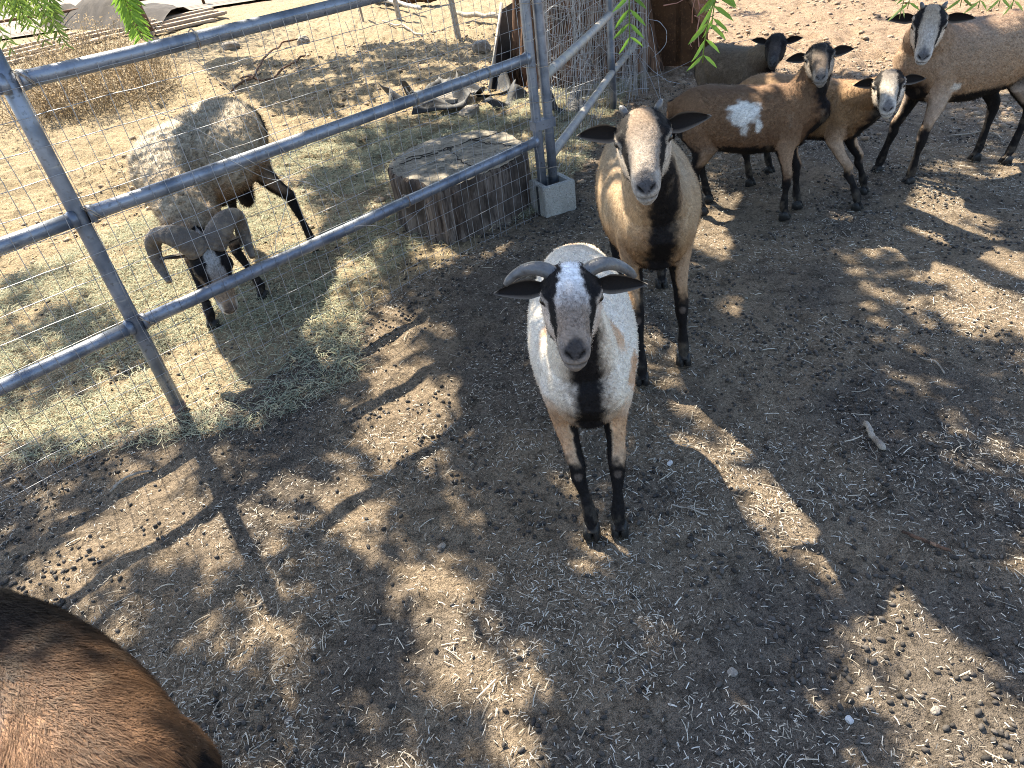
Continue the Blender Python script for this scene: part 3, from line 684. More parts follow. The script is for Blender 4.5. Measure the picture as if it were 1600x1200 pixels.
make_sheep('sheep', 'tall beige ewe with tiny horn stubs standing right behind the white horned sheep', (0.67, 2.96), (0.565, 2.10), 0.775,
    dict(FL=(0.68, 2.21), FR=(0.494, 2.126), HL=(0.76, 2.84), HR=(0.55, 2.80)), (0.473, 1.975, 1.008), (-0.206, -0.956, -0.22),
    dict(base=(0.43, 0.315, 0.20), mottle=(0.39, 0.265, 0.155), back=(0.37, 0.29, 0.205), flank=(0.34, 0.20, 0.10), black=BLACK, shank=(0.40, 0.27, 0.17), cheek=(0.50, 0.42, 0.34),
         blaze=(0.23, 0.165, 0.115), nose=(0.28, 0.23, 0.185), muzzle=(0.05, 0.050, 0.056), lips=(0.33, 0.295, 0.26), ear=BLACK, _stripe=0.033, _knee=0.27, _belly=0.42, _bar_in=[0.42, 0.45, 0.55, 0.78, 1.15, 1.3], _bar_out=[1.55, 1.30, 1.08, 1.20, 1.80, 1.95]),
    hs=1.12, voxel=0.005, side_roll=0.067, fur=60000, fur_len=0.011, horns='scur', group=GRP, seed=2, width=1.03, earlen=0.115, ear_up=0.02)
make_sheep('sheep', 'brown sheep with a white patch on its side', (1.08, 3.75), (1.70, 3.365), 0.665,
    dict(FL=(1.672, 3.476), FR=(1.557, 3.366), HL=(1.27, 3.74), HR=(1.187, 3.578)), (1.662, 3.42, 0.787), (-0.366, -0.916, -0.16),
    dict(base=(0.180, 0.105, 0.060), mottle=(0.225, 0.13, 0.07), back=(0.165, 0.10, 0.06), flank=(0.165, 0.095, 0.055), black=BLACK, shank=(0.30, 0.20, 0.13), cheek=(0.38, 0.32, 0.26),
         blaze=(0.030, 0.025, 0.022), nose=(0.16, 0.12, 0.09), muzzle=(0.10, 0.095, 0.095), lips=(0.22, 0.20, 0.18), ear=BLACK, _stripe=0.055, _knee=0.24, _belly=0.41,
         _patches=[((1.33, 3.44, 0.555), (0.075, 0.07, 0.055), (0.74, 0.71, 0.66)), ((1.345, 3.44, 0.495), (0.022, 0.06, 0.045), (0.74, 0.71, 0.66)), ((1.405, 3.42, 0.505), (0.018, 0.06, 0.04), (0.74, 0.71, 0.66))]),
    hs=0.95, voxel=0.006, side_roll=0.121, fur=36000, fur_len=0.014, group=GRP, seed=3, earlen=0.105, ear_up=0.012, neckr=0.9)
make_sheep('sheep', 'tan lamb with black and white striped face between the brown sheep and the large ewe', (1.56, 4.06), (1.985, 3.40), 0.61,
    dict(FL=(2.061, 3.529), FR=(1.932, 3.342), HL=(1.74, 4.03), HR=(1.566, 3.881)), (1.975, 3.332, 0.644), (-0.446, -0.868, -0.21),
    dict(base=(0.29, 0.178, 0.095), mottle=(0.35, 0.22, 0.115), back=(0.31, 0.195, 0.11), flank=(0.23, 0.14, 0.075), black=BLACK, shank=(0.42, 0.30, 0.21), cheek=(0.58, 0.50, 0.42),
         blaze=(0.20, 0.17, 0.145), nose=(0.42, 0.37, 0.31), muzzle=(0.13, 0.12, 0.12), lips=(0.50, 0.46, 0.41), ear=BLACK, _stripe=0.045, _knee=0.23, _belly=0.40),
    hs=1.0, voxel=0.006, side_roll=0.076, fur=34000, fur_len=0.014, group=GRP, seed=4, earlen=0.10, ear_up=0.008, neckr=0.95)
make_sheep('sheep', 'dark grey brown sheep with a black face, farthest back of the flock', (1.63, 5.02), (1.88, 4.50), 0.60,
    dict(FL=(1.97, 4.60), FR=(1.80, 4.51), HL=(1.76, 5.0), HR=(1.59, 4.92)), (1.881, 4.432, 0.656), (-0.42, -0.854, -0.30),
    dict(base=(0.11, 0.083, 0.060), mottle=(0.15, 0.112, 0.078), back=(0.17, 0.135, 0.10), black=BLACK, shank=(0.05, 0.04, 0.035), cheek=(0.03, 0.027, 0.025),
         blaze=(0.02, 0.018, 0.018), nose=(0.05, 0.045, 0.045), muzzle=(0.06, 0.06, 0.06), lips=(0.06, 0.055, 0.05), ear=BLACK, _belly=0.42),
    hs=0.9, voxel=0.007, side_roll=-0.012, fur=22000, fur_len=0.014, group=GRP, seed=5, earlen=0.11, ear_up=0.03)
make_sheep('sheep', 'large beige ewe with black belly and legs, rightmost of the flock', (3.05, 3.76), (2.19, 3.60), 0.80,
    dict(FL=(2.33, 3.565), FR=(2.274, 3.787), HL=(2.932, 3.65), HR=(2.826, 3.759)), (2.234, 3.52, 0.858), (-0.468, -0.767, -0.43),
    dict(base=(0.30, 0.205, 0.135), mottle=(0.33, 0.235, 0.165), back=(0.26, 0.175, 0.12), flank=(0.33, 0.21, 0.125), black=BLACK, shank=(0.42, 0.33, 0.26), cheek=(0.60, 0.51, 0.42),
         blaze=(0.36, 0.28, 0.20), nose=(0.42, 0.36, 0.30), muzzle=(0.085, 0.085, 0.095), lips=(0.48, 0.45, 0.42), ear=BLACK, _stripe=0.07, _neck=0.0, _chest=0.50, _knee=0.27, _belly=0.405, _hind=0.43,
         _patches=[((2.43, 3.46, 0.505), (0.03, 0.05, 0.03), (0.70, 0.66, 0.6))]),
    hs=1.08, voxel=0.006, side_roll=-0.043, fur=42000, fur_len=0.012, horns='scur', group=GRP, seed=6, earlen=0.125, ear_up=0.005)
make_sheep('ram', 'woolly ram with curled horns grazing behind the pipe fence', (-1.34, 4.28), (-1.50, 3.32), 0.85,
    dict(FL=(-1.228, 3.358), FR=(-1.429, 3.111), HL=(-1.043, 3.893), HR=(-1.52, 4.12)), (-1.225, 2.89, 0.515), (0.211, -0.461, -0.862),
    dict(base=(0.43, 0.36, 0.27), mottle=(0.29, 0.22, 0.15), back=(0.46, 0.40, 0.32), flank=(0.30, 0.20, 0.125), black=BLACK, shank=(0.25, 0.17, 0.11), cheek=(0.16, 0.12, 0.09),
         blaze=(0.34, 0.33, 0.32), nose=(0.32, 0.235, 0.165), muzzle=(0.10, 0.085, 0.08), lips=(0.55, 0.52, 0.48), ear=BLACK, _belly=0.39, _stripe=0.03, _neck=0.0, _chest=0.30, _lumps=[((-0.27, 0.0, 0.36), (0.055, 0.05, 0.10))], _patches=[((-1.10, 4.20, 0.62), (0.10, 0.16, 0.22), BLACK), ((-1.25, 4.45, 0.55), (0.2, 0.10, 0.25), BLACK)],
         _bar_in=[0.30, 0.36, 0.44, 0.62, 1.25, 1.4], _bar_out=[1.6, 1.5, 1.3, 1.1, 1.3, 1.4]),
    hs=1.2, voxel=0.006, side_roll=-0.105, fur=80000, fur_len=0.020, horns='curl', wool=0.020, width=1.28, seed=7, belly=1.0, earlen=0.10)
make_sheep('sheep', 'russet brown sheep close to the camera with only its back showing', (-0.60, 0.47), (-1.21, 0.96), 0.69,
    dict(FL=(-1.23, 0.73), FR=(-1.06, 0.93), HL=(-0.81, 0.41), HR=(-0.66, 0.59)), (-1.50, 1.06, 0.86), (-0.85, 0.45, -0.25),
    dict(base=(0.165, 0.092, 0.050), mottle=(0.11, 0.064, 0.038), back=(0.145, 0.084, 0.05), black=BLACK, shank=(0.2, 0.12, 0.08), cheek=(0.3, 0.24, 0.2),
         blaze=(0.1, 0.07, 0.05), nose=(0.2, 0.15, 0.12), muzzle=(0.05, 0.05, 0.05), lips=(0.2, 0.18, 0.16), ear=BLACK, _belly=0.42,
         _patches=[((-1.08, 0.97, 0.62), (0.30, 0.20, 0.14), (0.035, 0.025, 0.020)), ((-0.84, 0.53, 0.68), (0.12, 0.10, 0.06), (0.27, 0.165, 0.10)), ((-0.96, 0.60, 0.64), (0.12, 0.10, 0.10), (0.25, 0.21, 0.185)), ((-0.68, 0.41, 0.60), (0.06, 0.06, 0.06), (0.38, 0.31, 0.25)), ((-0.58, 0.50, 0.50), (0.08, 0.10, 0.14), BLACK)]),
    hs=0.95, voxel=0.0045, fur=190000, fur_len=0.022, lift_k=0.35, fur_top=0.42, group=GRP, seed=8)
sunny((0.27, 2.10, 0.66), 0.10); sunny((-1.42, 3.85, 0.90), 0.30)
sunny((0.49, 1.95, 1.0), 0.12); sunny((0.48, 2.25, 0.68), 0.13)
sunny((1.35, 3.6, 0.66), 0.12); sunny((1.62, 3.42, 0.62), 0.12); sunny((1.8, 3.75, 0.58), 0.16); sunny((1.93, 3.3, 0.62), 0.09)
sunny((1.68, 4.85, 0.6), 0.1); sunny((2.25, 3.55, 0.66), 0.12); sunny((-0.82, 0.62, 0.66), 0.2)

# ------------------------------------------------------------------ pipe fence
A0 = np.array([-1.392, 2.427, 0.0]); B0 = np.array([0.354, 3.979, 0.0]); dAB = unit(B0 - A0); ZR = (0.415, 0.854, 1.296)
PR_ = 0.027
def on_fence(s, z): return A0 + dAB * s + np.array([0, 0, z])
lenAB = np.linalg.norm(B0 - A0)
nF = np.array([dAB[1], -dAB[0], 0])           # towards the yard
pf = empty('pipe_fence', A0); tag(pf, 'grey pipe corral panel with wire mesh in front of the ram', 'fence')
def rel(o, root):                              # vertices given in world space, parent at root
    o.location = -np.array(root.location); return o
def curve_pts(a, b, n, sag=0.0, jit=0.0):
    t = np.linspace(0, 1, n)[:, None]; p = a * (1 - t) + b * t
    p[:, 2] -= (sag * 4 * t * (1 - t))[:, 0]
    if jit: p[1:-1] += rng.normal(0, jit, (n - 2, 3))
    return p
RAILS = []
def rail_at(z, s):
    return [o for zz, s0, o in RAILS if zz == z and (s0 > 0) == (s > 0)][0]
for zi, z in enumerate(ZR):
    for (s0, s1) in ((-2.3, -0.02), (0.02, lenAB - 0.02)):
        m = MB(); m.tube(curve_pts(on_fence(s0, z), on_fence(s1, z), 14, 0.004), PR_ * 0.96, n=20); RAILS.append((z, s0, rel(m.build('rail', M_PIPE, pf), pf)))
def post(base, top, r, parent, mtl=None, name='post', n=20):
    m = MB(); base, top = np.asarray(base, float), np.asarray(top, float)
    m.tube([base, lerp(base, top, 0.3), lerp(base, top, 0.7), top], r, n=n, hint=(0, 1, 0)); return rel(m.build(name, mtl or M_PIPE, parent), parent)
postA = post(A0 + [0, 0, -0.04], A0 + [-0.017 * 1.55, 0.007 * 1.55, 1.55], PR_, pf)
post(on_fence(lenAB, 0.06), on_fence(lenAB, 1.62), PR_, pf)
# rusty foot sleeve and weld collars
m = MB(); m.tube([A0 + [0, 0, -0.03], A0 + [0, 0, 0.035]], PR_ + 0.0025, n=20, hint=(0, 1, 0)); (m.build('foot_sleeve', mat('rusty_sleeve', (0.17, 0.12, 0.10), 0.8, 0.2, noise=[(60, (0.24, 0.15, 0.10), 0.5, 0.7)], bump=[(120, 0.5)]), postA))
for z in ZR:
    for s, sg in ((0.0, 1), (0.0, -1), (lenAB, -1)):
        m = MB(); m.tube([on_fence(s + sg * 0.020, z), on_fence(s + sg * 0.036, z), on_fence(s + sg * 0.044, z)], [PR_ + 0.005, PR_ + 0.0035, PR_ - 0.001], n=16); m.build('weld_collar', M_PIPE, rail_at(z, s + sg * 0.03))
# wire mesh
def wires(lines, r=0.00125, n=4):
    m = MB()
    for p in lines: m.tube(p, r, n=n, cap=False)
    return m
lines = []
def bow(s, z): return nF * (PR_ + 0.004 + 0.012 * math.sin(s * 3.1 + z * 2) * (0 if min(abs(z - q) for q in ZR) < 0.06 else 1)) + nF * 0.0
for z in list(np.arange(0.02, 0.42, 0.085)) + list(np.arange(0.46, 1.30, 0.092)):
    ph = rng.uniform(0, 6); amp = rng.uniform(0.002, 0.009)
    lines.append(np.array([on_fence(s, z + amp * math.sin(s * 2.7 + ph) + rng.normal(0, 0.0012)) + bow(s, z) for s in np.arange(-2.3, lenAB - 0.03, 0.06)]))
for s in np.arange(-2.28, lenAB - 0.04, 0.060):
    ph = rng.normal(0, 0.004); ln = rng.normal(0, 0.010); am = rng.uniform(0, 0.006)
    lines.append(np.array([on_fence(s + ph + ln * (z - 0.6) + am * math.sin(z * 9 + s * 5), z) + bow(s, z) + nF * 0.0022 for z in np.arange(0.0, 1.31, 0.05)]))
for s0, z0, s1, z1 in [(0.35, 1.10, 0.95, 0.60), (0.55, 1.22, 1.00, 0.55), (0.80, 0.82, 0.62, 0.44), (0.42, 0.95, 0.88, 0.66), (1.0, 0.42, 1.55, 0.16), (0.9, 0.30, 1.5, 0.36), (1.75, 1.2, 2.05, 0.65), (1.2, 1.22, 1.35, 0.55), (1.5, 1.3, 1.9, 0.8)]:
    a, b = on_fence(s0, z0), on_fence(s1, z1); t = np.linspace(0, 1, 12)[:, None]; p = a * (1 - t) + b * t + nF * (PR_ + 0.012) + np.c_[np.sin(t * 5 + s0) * 0.02, np.zeros_like(t), np.sin(t * 7 + z0) * 0.02]
    lines.append(p)
wm = rel(wires(lines).build('wire_mesh', M_WIRE, pf), pf); tag(wm, kind='stuff')
def tie(c, axis_, r, parent, turns=2, wob=0.004, sub=None):
    t, s, u = frame_of(np.asarray(axis_, float), np.array([0.2, 0.1, 1.0])); P = []
    for i in range(turns * 14 + 1):
        a = i / 14 * 2 * np.pi; P.append(np.asarray(c) + (s * math.cos(a) + u * math.sin(a)) * (r + rng.uniform(0, wob)) + t * (i / 14 * 0.005 + rng.normal(0, 0.0012)))
    P.append(P[-1] + s * 0.035 + t * 0.02 - u * 0.02)
    m = MB(); m.tube(P, 0.0019, n=6); o = m.build('tie_wire', M_WIRERED, sub or parent)
    if not sub: rel(o, parent)
for z in ZR: tie(on_fence(0.03, z), dAB + np.array([0, 0, 0.8]), PR_ + 0.008, pf, 2, sub=rail_at(z, 0.03))
for s, z in ((1.52, 0.854), (1.35, 0.415), (2.0, 0.854), (0.6, 1.296)): tie(on_fence(s, z), dAB, PR_ + 0.003, pf, 2, sub=rail_at(z, s))

# second panel, running back from the block
Bq = np.array([0.424, 4.015, 0.0]); C0 = np.array([1.183, 5.965, 0.0]); D0 = G(1008, 97); E0 = C0 + (D0 - C0) * 1.6
pf2 = empty('pipe_fence', Bq); tag(pf2, 'weathered pipe corral panel running back from the concrete block to the rusty plate', 'fence')
zlo, zhi = 0.31, 0.74
post(Bq + [0, 0, 0.06], Bq + [0, 0, 1.62], PR_, pf2)
post(C0 - [0, 0, 0.04], C0 + [0, 0, 1.5], PR_, pf2); post(D0 - [0, 0, 0.04], D0 + [0, 0, 1.5], PR_ * 0.95, pf2)
for (p, q) in ((Bq, C0), (C0, D0)):
    d = unit(q - p)
    for z0, z1 in ((zlo, 0.275), (zhi, 0.70), (1.18, 1.12)):
        if p is C0: z0 = z1
        m = MB(); m.tube(curve_pts(p + d * 0.02 + [0, 0, z0], q - d * 0.02 + [0, 0, z1], 12, 0.006), PR_, n=18); rel(m.build('rail', M_OLDPIPE, pf2), pf2)
m = MB()   # hinge clamp joining the two posts
m.box(on_fence(lenAB, 0.50) * 0.5 + (Bq + [0, 0, 0.50]) * 0.5, (0.135, 0.062, 0.05), rotz(math.atan2(Bq[1] - B0[1], Bq[0] - B0[0]))); rel(m.build('hinge_clamp', M_PIPE, pf2, False), pf2)
for z in (0.26, 0.62, 0.80, 1.1): tie((on_fence(lenAB, z) + Bq + [0, 0, z]) / 2, (0.05, 0.1, 1), 0.068, pf2, 1, 0.012)
lines = []
d = unit(C0 - Bq); LBC = np.linalg.norm(C0 - Bq); LCD = np.linalg.norm(D0 - C0)
def on2(s, z): return (Bq + d * s if s < LBC else C0 + unit(D0 - C0) * (s - LBC)) + np.array([0, 0, z])
n2 = np.array([d[1], -d[0], 0])
for z in np.arange(0.03, 1.2, 0.10):
    ph = rng.uniform(0, 6); lines.append(np.array([on2(s, z + 0.012 * math.sin(s * 3 + ph)) - n2 * (PR_ + 0.006 + 0.02 * math.sin(s * 4 + z * 3)) for s in np.arange(0.05, LBC + LCD, 0.08)]))
for s in np.arange(0.06, LBC + LCD, 0.055):
    ln = rng.normal(0, 0.05); lines.append(np.array([on2(np.clip(s + ln * (z - 0.5), 0.03, 9), z) - n2 * (PR_ + 0.008 + 0.02 * math.sin(s * 4 + z * 3)) for z in np.arange(0.0, 1.22, 0.12)]))
wm = rel(wires(lines, 0.0013).build('wire_mesh', M_WIRE, pf2), pf2); tag(wm, kind='stuff')

# loose roll of wire leaning inside the corner, in front of the big trunk
rollc = np.array([1.10, 6.35, 0.0]); wr = empty('wire_roll', rollc); tag(wr, 'tangled roll of rusty fence wire standing before the thick tree trunk', 'wire roll')
lines = []
for i in range(95):
    a = rng.uniform(0, 2 * np.pi); R_ = rng.uniform(0.30, 0.48); ln = rng.normal(0, 0.22); wob = rng.uniform(0, 6)
    z1 = rng.uniform(0.9, 1.35)
    lines.append(np.array([rollc + [math.cos(a + ln * z + 0.05 * math.sin(5 * z + wob)) * R_ * 1.0, math.sin(a + ln * z) * R_ * 0.7, z] for z in np.linspace(0.0, z1, 9)]))
for i in range(26):
    z = 0.04 + i * 0.048; R_ = rng.uniform(0.34, 0.48); ph = rng.uniform(0, 6)
    lines.append(np.array([rollc + [math.cos(a) * R_, math.sin(a) * R_ * 0.7, z + 0.05 * math.sin(a * 2 + ph)] for a in np.linspace(ph, ph + rng.uniform(3, 7), 30)]))
for i in range(14):
    p0 = rollc + rng.normal(0, 0.25, 3) + [0.1, -0.25, 0.45]; p0[2] = abs(p0[2]); dv = rng.normal(0, 0.35, 3); lines.append(np.array([p0 + dv * t + np.array([0, 0, 0.25 * math.sin(t * 3 + i)]) for t in np.linspace(-1, 1, 14)]))
o = wires(lines, 0.0017).build('wire', M_WIRE, wr); rel(o, wr); tag(o, kind='stuff')

# ------------------------------------------------------------------ concrete block
bc = np.array([0.405, 3.955, 0.0]); blk = empty('concrete_block', bc, 0.36); tag(blk, 'half concrete block at the foot of the two fence posts', 'block')
bm = bmesh.new()
def ring(w, h, z): return [bm.verts.new((x * w / 2, y * h / 2, z)) for x, y in ((-1, -1), (1, -1), (1, 1), (-1, 1))]
zt = 0.195
o0, o1 = ring(0.205, 0.195, 0.0), ring(0.205, 0.195, zt); i0, i1 = ring(0.130, 0.125, 0.02), ring(0.138, 0.133, zt)
for k_ in range(4):
    j = (k_ + 1) % 4
    bm.faces.new((o0[k_], o0[j], o1[j], o1[k_])); bm.faces.new((i1[k_], i1[j], i0[j], i0[k_])); bm.faces.new((o1[k_], o1[j], i1[j], i1[k_]))
bm.faces.new(i0); bm.faces.new(o0[::-1])
bmesh.ops.bevel(bm, geom=[e for e in bm.edges if e.calc_length() > 0.18], offset=0.005, segments=2, affect='EDGES')
bmesh.ops.triangulate(bm, faces=[f for f in bm.faces if len(f.verts) > 4])
me = bpy.data.meshes.new('block_body'); bm.to_mesh(me); bm.free(); me.materials.append(M_BLOCK); o = bpy.data.objects.new('block_body', me); COL.objects.link(o); o.parent = blk
o.location = (0, 0, -0.008)
m = MB(); m.box((-0.1045, -0.02, 0.09), (0.012, 0.012, 0.18)); m.build('mortar_groove', M_RUBBER, blk, False)

# ------------------------------------------------------------------ tree stump
sc_ = np.array([-0.13, 4.17, 0.0]); st = empty('tree_stump', sc_); tag(st, 'wide sawn tree stump with dark rough sides inside the pen beside the concrete block', 'stump')
N_ = 160; th = np.arange(N_) / N_ * 2 * np.pi
cor = [np.array(p) - sc_[:2] for p in [(-0.53, 4.13), (-0.50, 4.36), (-0.20, 4.66), (0.14, 4.63), (0.27, 4.36), (0.26, 4.05), (0.00, 3.80), (-0.22, 3.70), (-0.36, 3.86)]]
ca = np.array([math.atan2(c[1], c[0]) % (2 * math.pi) for c in cor]); cr_ = np.array([np.hypot(*c) for c in cor]); oi = np.argsort(ca); ca, cr_ = ca[oi], cr_[oi]
rr0 = np.interp(th, np.r_[ca - 2 * np.pi, ca, ca + 2 * np.pi], np.r_[cr_, cr_, cr_])
zs = [-0.02, 0.0, 0.04, 0.10, 0.16, 0.22, 0.28, 0.315, 0.33]
V = []
for zi, z in enumerate(zs):
    fl = 0.012 * (vnoise(np.c_[np.cos(th) * 14, np.sin(th) * 14, np.full(N_, z * 1.5)], 1, 51, 2) - 0.5) * 3.4
    fl += 0.010 * np.sign(np.sin(th * 23 + 3 * np.sin(th * 4))) * (vnoise(np.c_[np.cos(th) * 5, np.sin(th) * 5, np.full(N_, z)], 1, 55) > 0.5)
    rr = rr0 * (1.0 + (0.02 if z < 0.05 else 0)) + fl - (0.012 if z > 0.325 else 0)
    V.append(np.c_[rr * np.cos(th), rr * np.sin(th), np.full(N_, z + (0.012 * (vnoise(np.c_[np.cos(th) * 6, np.sin(th) * 6], 1, 57) - 0.5) if z > 0.3 else 0))])
a = np.arange(N_); b = (a + 1) % N_
Fq = np.concatenate([np.c_[i * N_ + a, i * N_ + b, (i + 1) * N_ + b, (i + 1) * N_ + a] for i in range(len(zs) - 1)])
mesh_np('bark', np.concatenate(V), Fq, M_BARK, st)
top = V[-1]; R_ = [top * [f_, f_, 1] + [0, 0, 0] for f_ in (0.999, 0.85, 0.6, 0.35, 0.1)]; VV = np.concatenate(R_ + [np.array([[0, 0, top[0, 2]]])])
VV[:, 2] += (vnoise(VV, 9, 61, 2) - 0.5) * 0.02 + 0.002
Fq = np.concatenate([np.c_[i * N_ + a, i * N_ + b, (i + 1) * N_ + b, (i + 1) * N_ + a] for i in range(4)]); T = np.c_[np.full(N_, 5 * N_), 4 * N_ + a, 4 * N_ + b]
mesh_np('cut_top', VV, [Fq, T], M_STUMPTOP, st)

top_o = bpy.data.objects[[o_.name for o_ in st.children if o_.name.startswith('cut_top')][0]]
for (x0, y0, x1, y1, w0) in [(-0.30, 0.10, 0.30, 0.36, 0.004), (-0.05, 0.20, 0.10, -0.28, 0.0025), (0.02, 0.22, -0.34, 0.02, 0.0025), (0.1, 0.28, 0.34, 0.05, 0.002)]:
    t = np.linspace(0, 1, 16); px_ = x0 + (x1 - x0) * t; py_ = y0 + (y1 - y0) * t; px_[1:-1] += rng.normal(0, 0.008, 14); py_[1:-1] += rng.normal(0, 0.008, 14)
    q_ = np.c_[px_, py_, np.full(16, 0.0)]; q_[:, 2] = 0.336 + (vnoise(np.c_[px_, py_, np.full(16, top[0, 2])], 9, 61, 2) - 0.5) * 0.02
    wv_ = w0 * np.sin(np.pi * np.clip(t, 0.04, 0.96)); m = MB(); m.tube(q_, [(a_w, 0.003) for a_w in wv_], n=6); m.build('crack', M_DARK_EARTH, top_o)
# ------------------------------------------------------------------ big pepper tree: trunk behind the corner, limbs and crown overhead
tc_ = np.array([1.22, 7.5, 0.0]); pt = empty('pepper_tree', tc_); tag(pt, 'old pepper tree with thick fluted reddish trunk behind the wire and hanging green fronds', 'tree')
N_ = 120; th = np.arange(N_) / N_ * 2 * np.pi; zs = np.r_[-0.1, 0, 0.1, 0.25, 0.45, 0.7, 1.0, 1.4, 1.9, 2.4, 2.9]; V = []
for z in zs:
    r0 = 0.56 * (1 + 0.22 * math.exp(-max(z, 0) * 3) - 0.12 * z / 3)
    fl = 0.10 * np.sin(th * 7 + 0.6 * z + np.sin(th * 3)) + 0.05 * np.sin(th * 17 + 1.3 * np.sin(z * 2)) + 0.10 * (vnoise(np.c_[np.cos(th) * 9, np.sin(th) * 9, np.full(N_, z * 0.8)], 1, 71, 2) - 0.5)
    V.append(np.c_[(r0 + fl * r0 * 0.9) * np.cos(th) * 1.12, (r0 + fl * r0 * 0.9) * np.sin(th) * 0.85, np.full(N_, z)])
a = np.arange(N_); b = (a + 1) % N_
trunk = mesh_np('trunk', np.concatenate(V + [np.array([[0, 0, 3.0]])]), [np.concatenate([np.c_[i * N_ + a, i * N_ + b, (i + 1) * N_ + b, (i + 1) * N_ + a] for i in range(len(zs) - 1)]), np.c_[np.full(N_, len(zs) * N_), (len(zs) - 1) * N_ + a, (len(zs) - 1) * N_ + b]], M_TRUNK, pt)
# crown: leaf sprays where the shade falls on the ground, carried 2.4 to 5 m up along the sun's rays
nC = 26000
GP = np.c_[rng.uniform(-4.5, 9, nC), rng.uniform(-1.5, 13, nC)]
sh_ = shade_at(GP)
for q_ in range(8): sh_ = np.minimum(sh_, shade_at(GP + 0.045 * np.array([math.cos(q_ * 0.785), math.sin(q_ * 0.785)])) + (0.35 if q_ < 0 else 0))
keep = (sh_ > 0.9) | (vnoise(GP, 2.6, 91, 3) * 0.75 + vnoise(GP, 7, 93, 2) * 0.25 < sstep(0, 1, sh_) * 0.62 + 0.02) & (sh_ > 0)
keep &= ~((sh_ > 0.9) & (vnoise(GP, 5, 95, 2) > 0.80))
GP = GP[keep]; hh = rng.uniform(2.5, 4.8, len(GP)); CP = np.c_[GP, np.zeros(len(GP))] + SUN / SUN[2] * hh[:, None]
nl = 12; n = len(CP) * nl
# leaflets: narrow blades 9-15 cm by 3 cm, hanging
jitp = rng.normal(0, 1, (n, 3)) * [0.045, 0.045, 0.10]; ctr = np.repeat(CP, nl, 0) + jitp
dirv = rng.normal(0, 1, (n, 3)) * [0.6, 0.6, 0.5] + [0, 0, -0.5]; dirv /= np.linalg.norm(dirv, axis=1, keepdims=True)
sd = np.cross(dirv, rng.normal(0, 1, (n, 3))); sd /= np.linalg.norm(sd, axis=1, keepdims=True)
ln = rng.uniform(0.055, 0.090, n)[:, None]; wd = rng.uniform(0.020, 0.032, n)[:, None]
LV = np.stack([ctr - dirv * ln, ctr + sd * wd, ctr + dirv * ln, ctr - sd * wd], 1).reshape(-1, 3)
gcol = np.array([0.075, 0.13, 0.03]) * rng.uniform(0.6, 1.4, (n, 1)) + rng.uniform(0, 0.03, (n, 1)) * [1, 1, 0]
cr_o = mesh_np('crown', LV - tc_, np.arange(4 * n).reshape(-1, 4), M_LEAF, pt, np.repeat(gcol, 4, 0), False); tag(cr_o, kind='stuff')
# limbs
def limb(pts, r0, r1, n=10):
    pts = np.array(pts, float); t = np.linspace(0, len(pts) - 1, len(pts) * 5); P = np.stack([np.interp(t, range(len(pts)), pts[:, c]) for c in range(3)], 1)
    for _ in range(4): P[1:-1] = (P[:-2] + 2 * P[1:-1] + P[2:]) / 4
    P[1:-1] += rng.normal(0, r1 * 0.4, (len(P) - 2, 3))
    m = MB(); m.tube(P - tc_, np.linspace(r0, r1, len(P)), n=n); return m.build('limb', M_TRUNK, pt)
def up(px, py, h): g = G(px, py); return g + SUN / SUN[2] * h
limb([tc_ + [0, 0, 2.3], tc_ + [-0.6, -0.6, 3.2], up(1560, 1010, 3.4), up(1480, 850, 3.3)+[0,0.3,0], up(1400, 760, 3.2), up(1480, 860, 3.1), up(1560, 990, 3.0), up(1900, 1150, 2.9)] if False else
     [tc_ + [0, 0, 2.3], tc_ + [-0.7, -0.9, 3.2], up(1280, 690, 3.5), up(1400, 800, 3.45), up(1500, 915, 3.4), up(1625, 1030, 3.4), up(1850, 1200, 3.4)], 0.24, 0.075)
limb([tc_ + [0, 0, 2.3], tc_ + [-0.9, -0.3, 3.1], up(720, 480, 3.4), up(800, 700, 3.3), up(850, 900, 3.2), up(980, 1200, 3.2)], 0.20, 0.06)
limb([tc_ + [0, 0, 2.3], tc_ + [0.3, -0.6, 3.2], up(1195, 300, 3.5), up(1185, 420, 3.4), up(1180, 560, 3.3)], 0.20, 0.05)
limb([tc_ + [0, 0, 2.3], tc_ + [0.8, -0.3, 3.2], up(1330, 340, 3.4), up(1480, 400, 3.5), up(1700, 500, 3.4)], 0.20, 0.05)
limb([tc_ + [0, 0, 2.3], tc_ + [-1.0, 0.3, 3.2], up(640, 200, 3.3), up(520, 330, 3.4), up(450, 560, 3.4)], 0.20, 0.05)
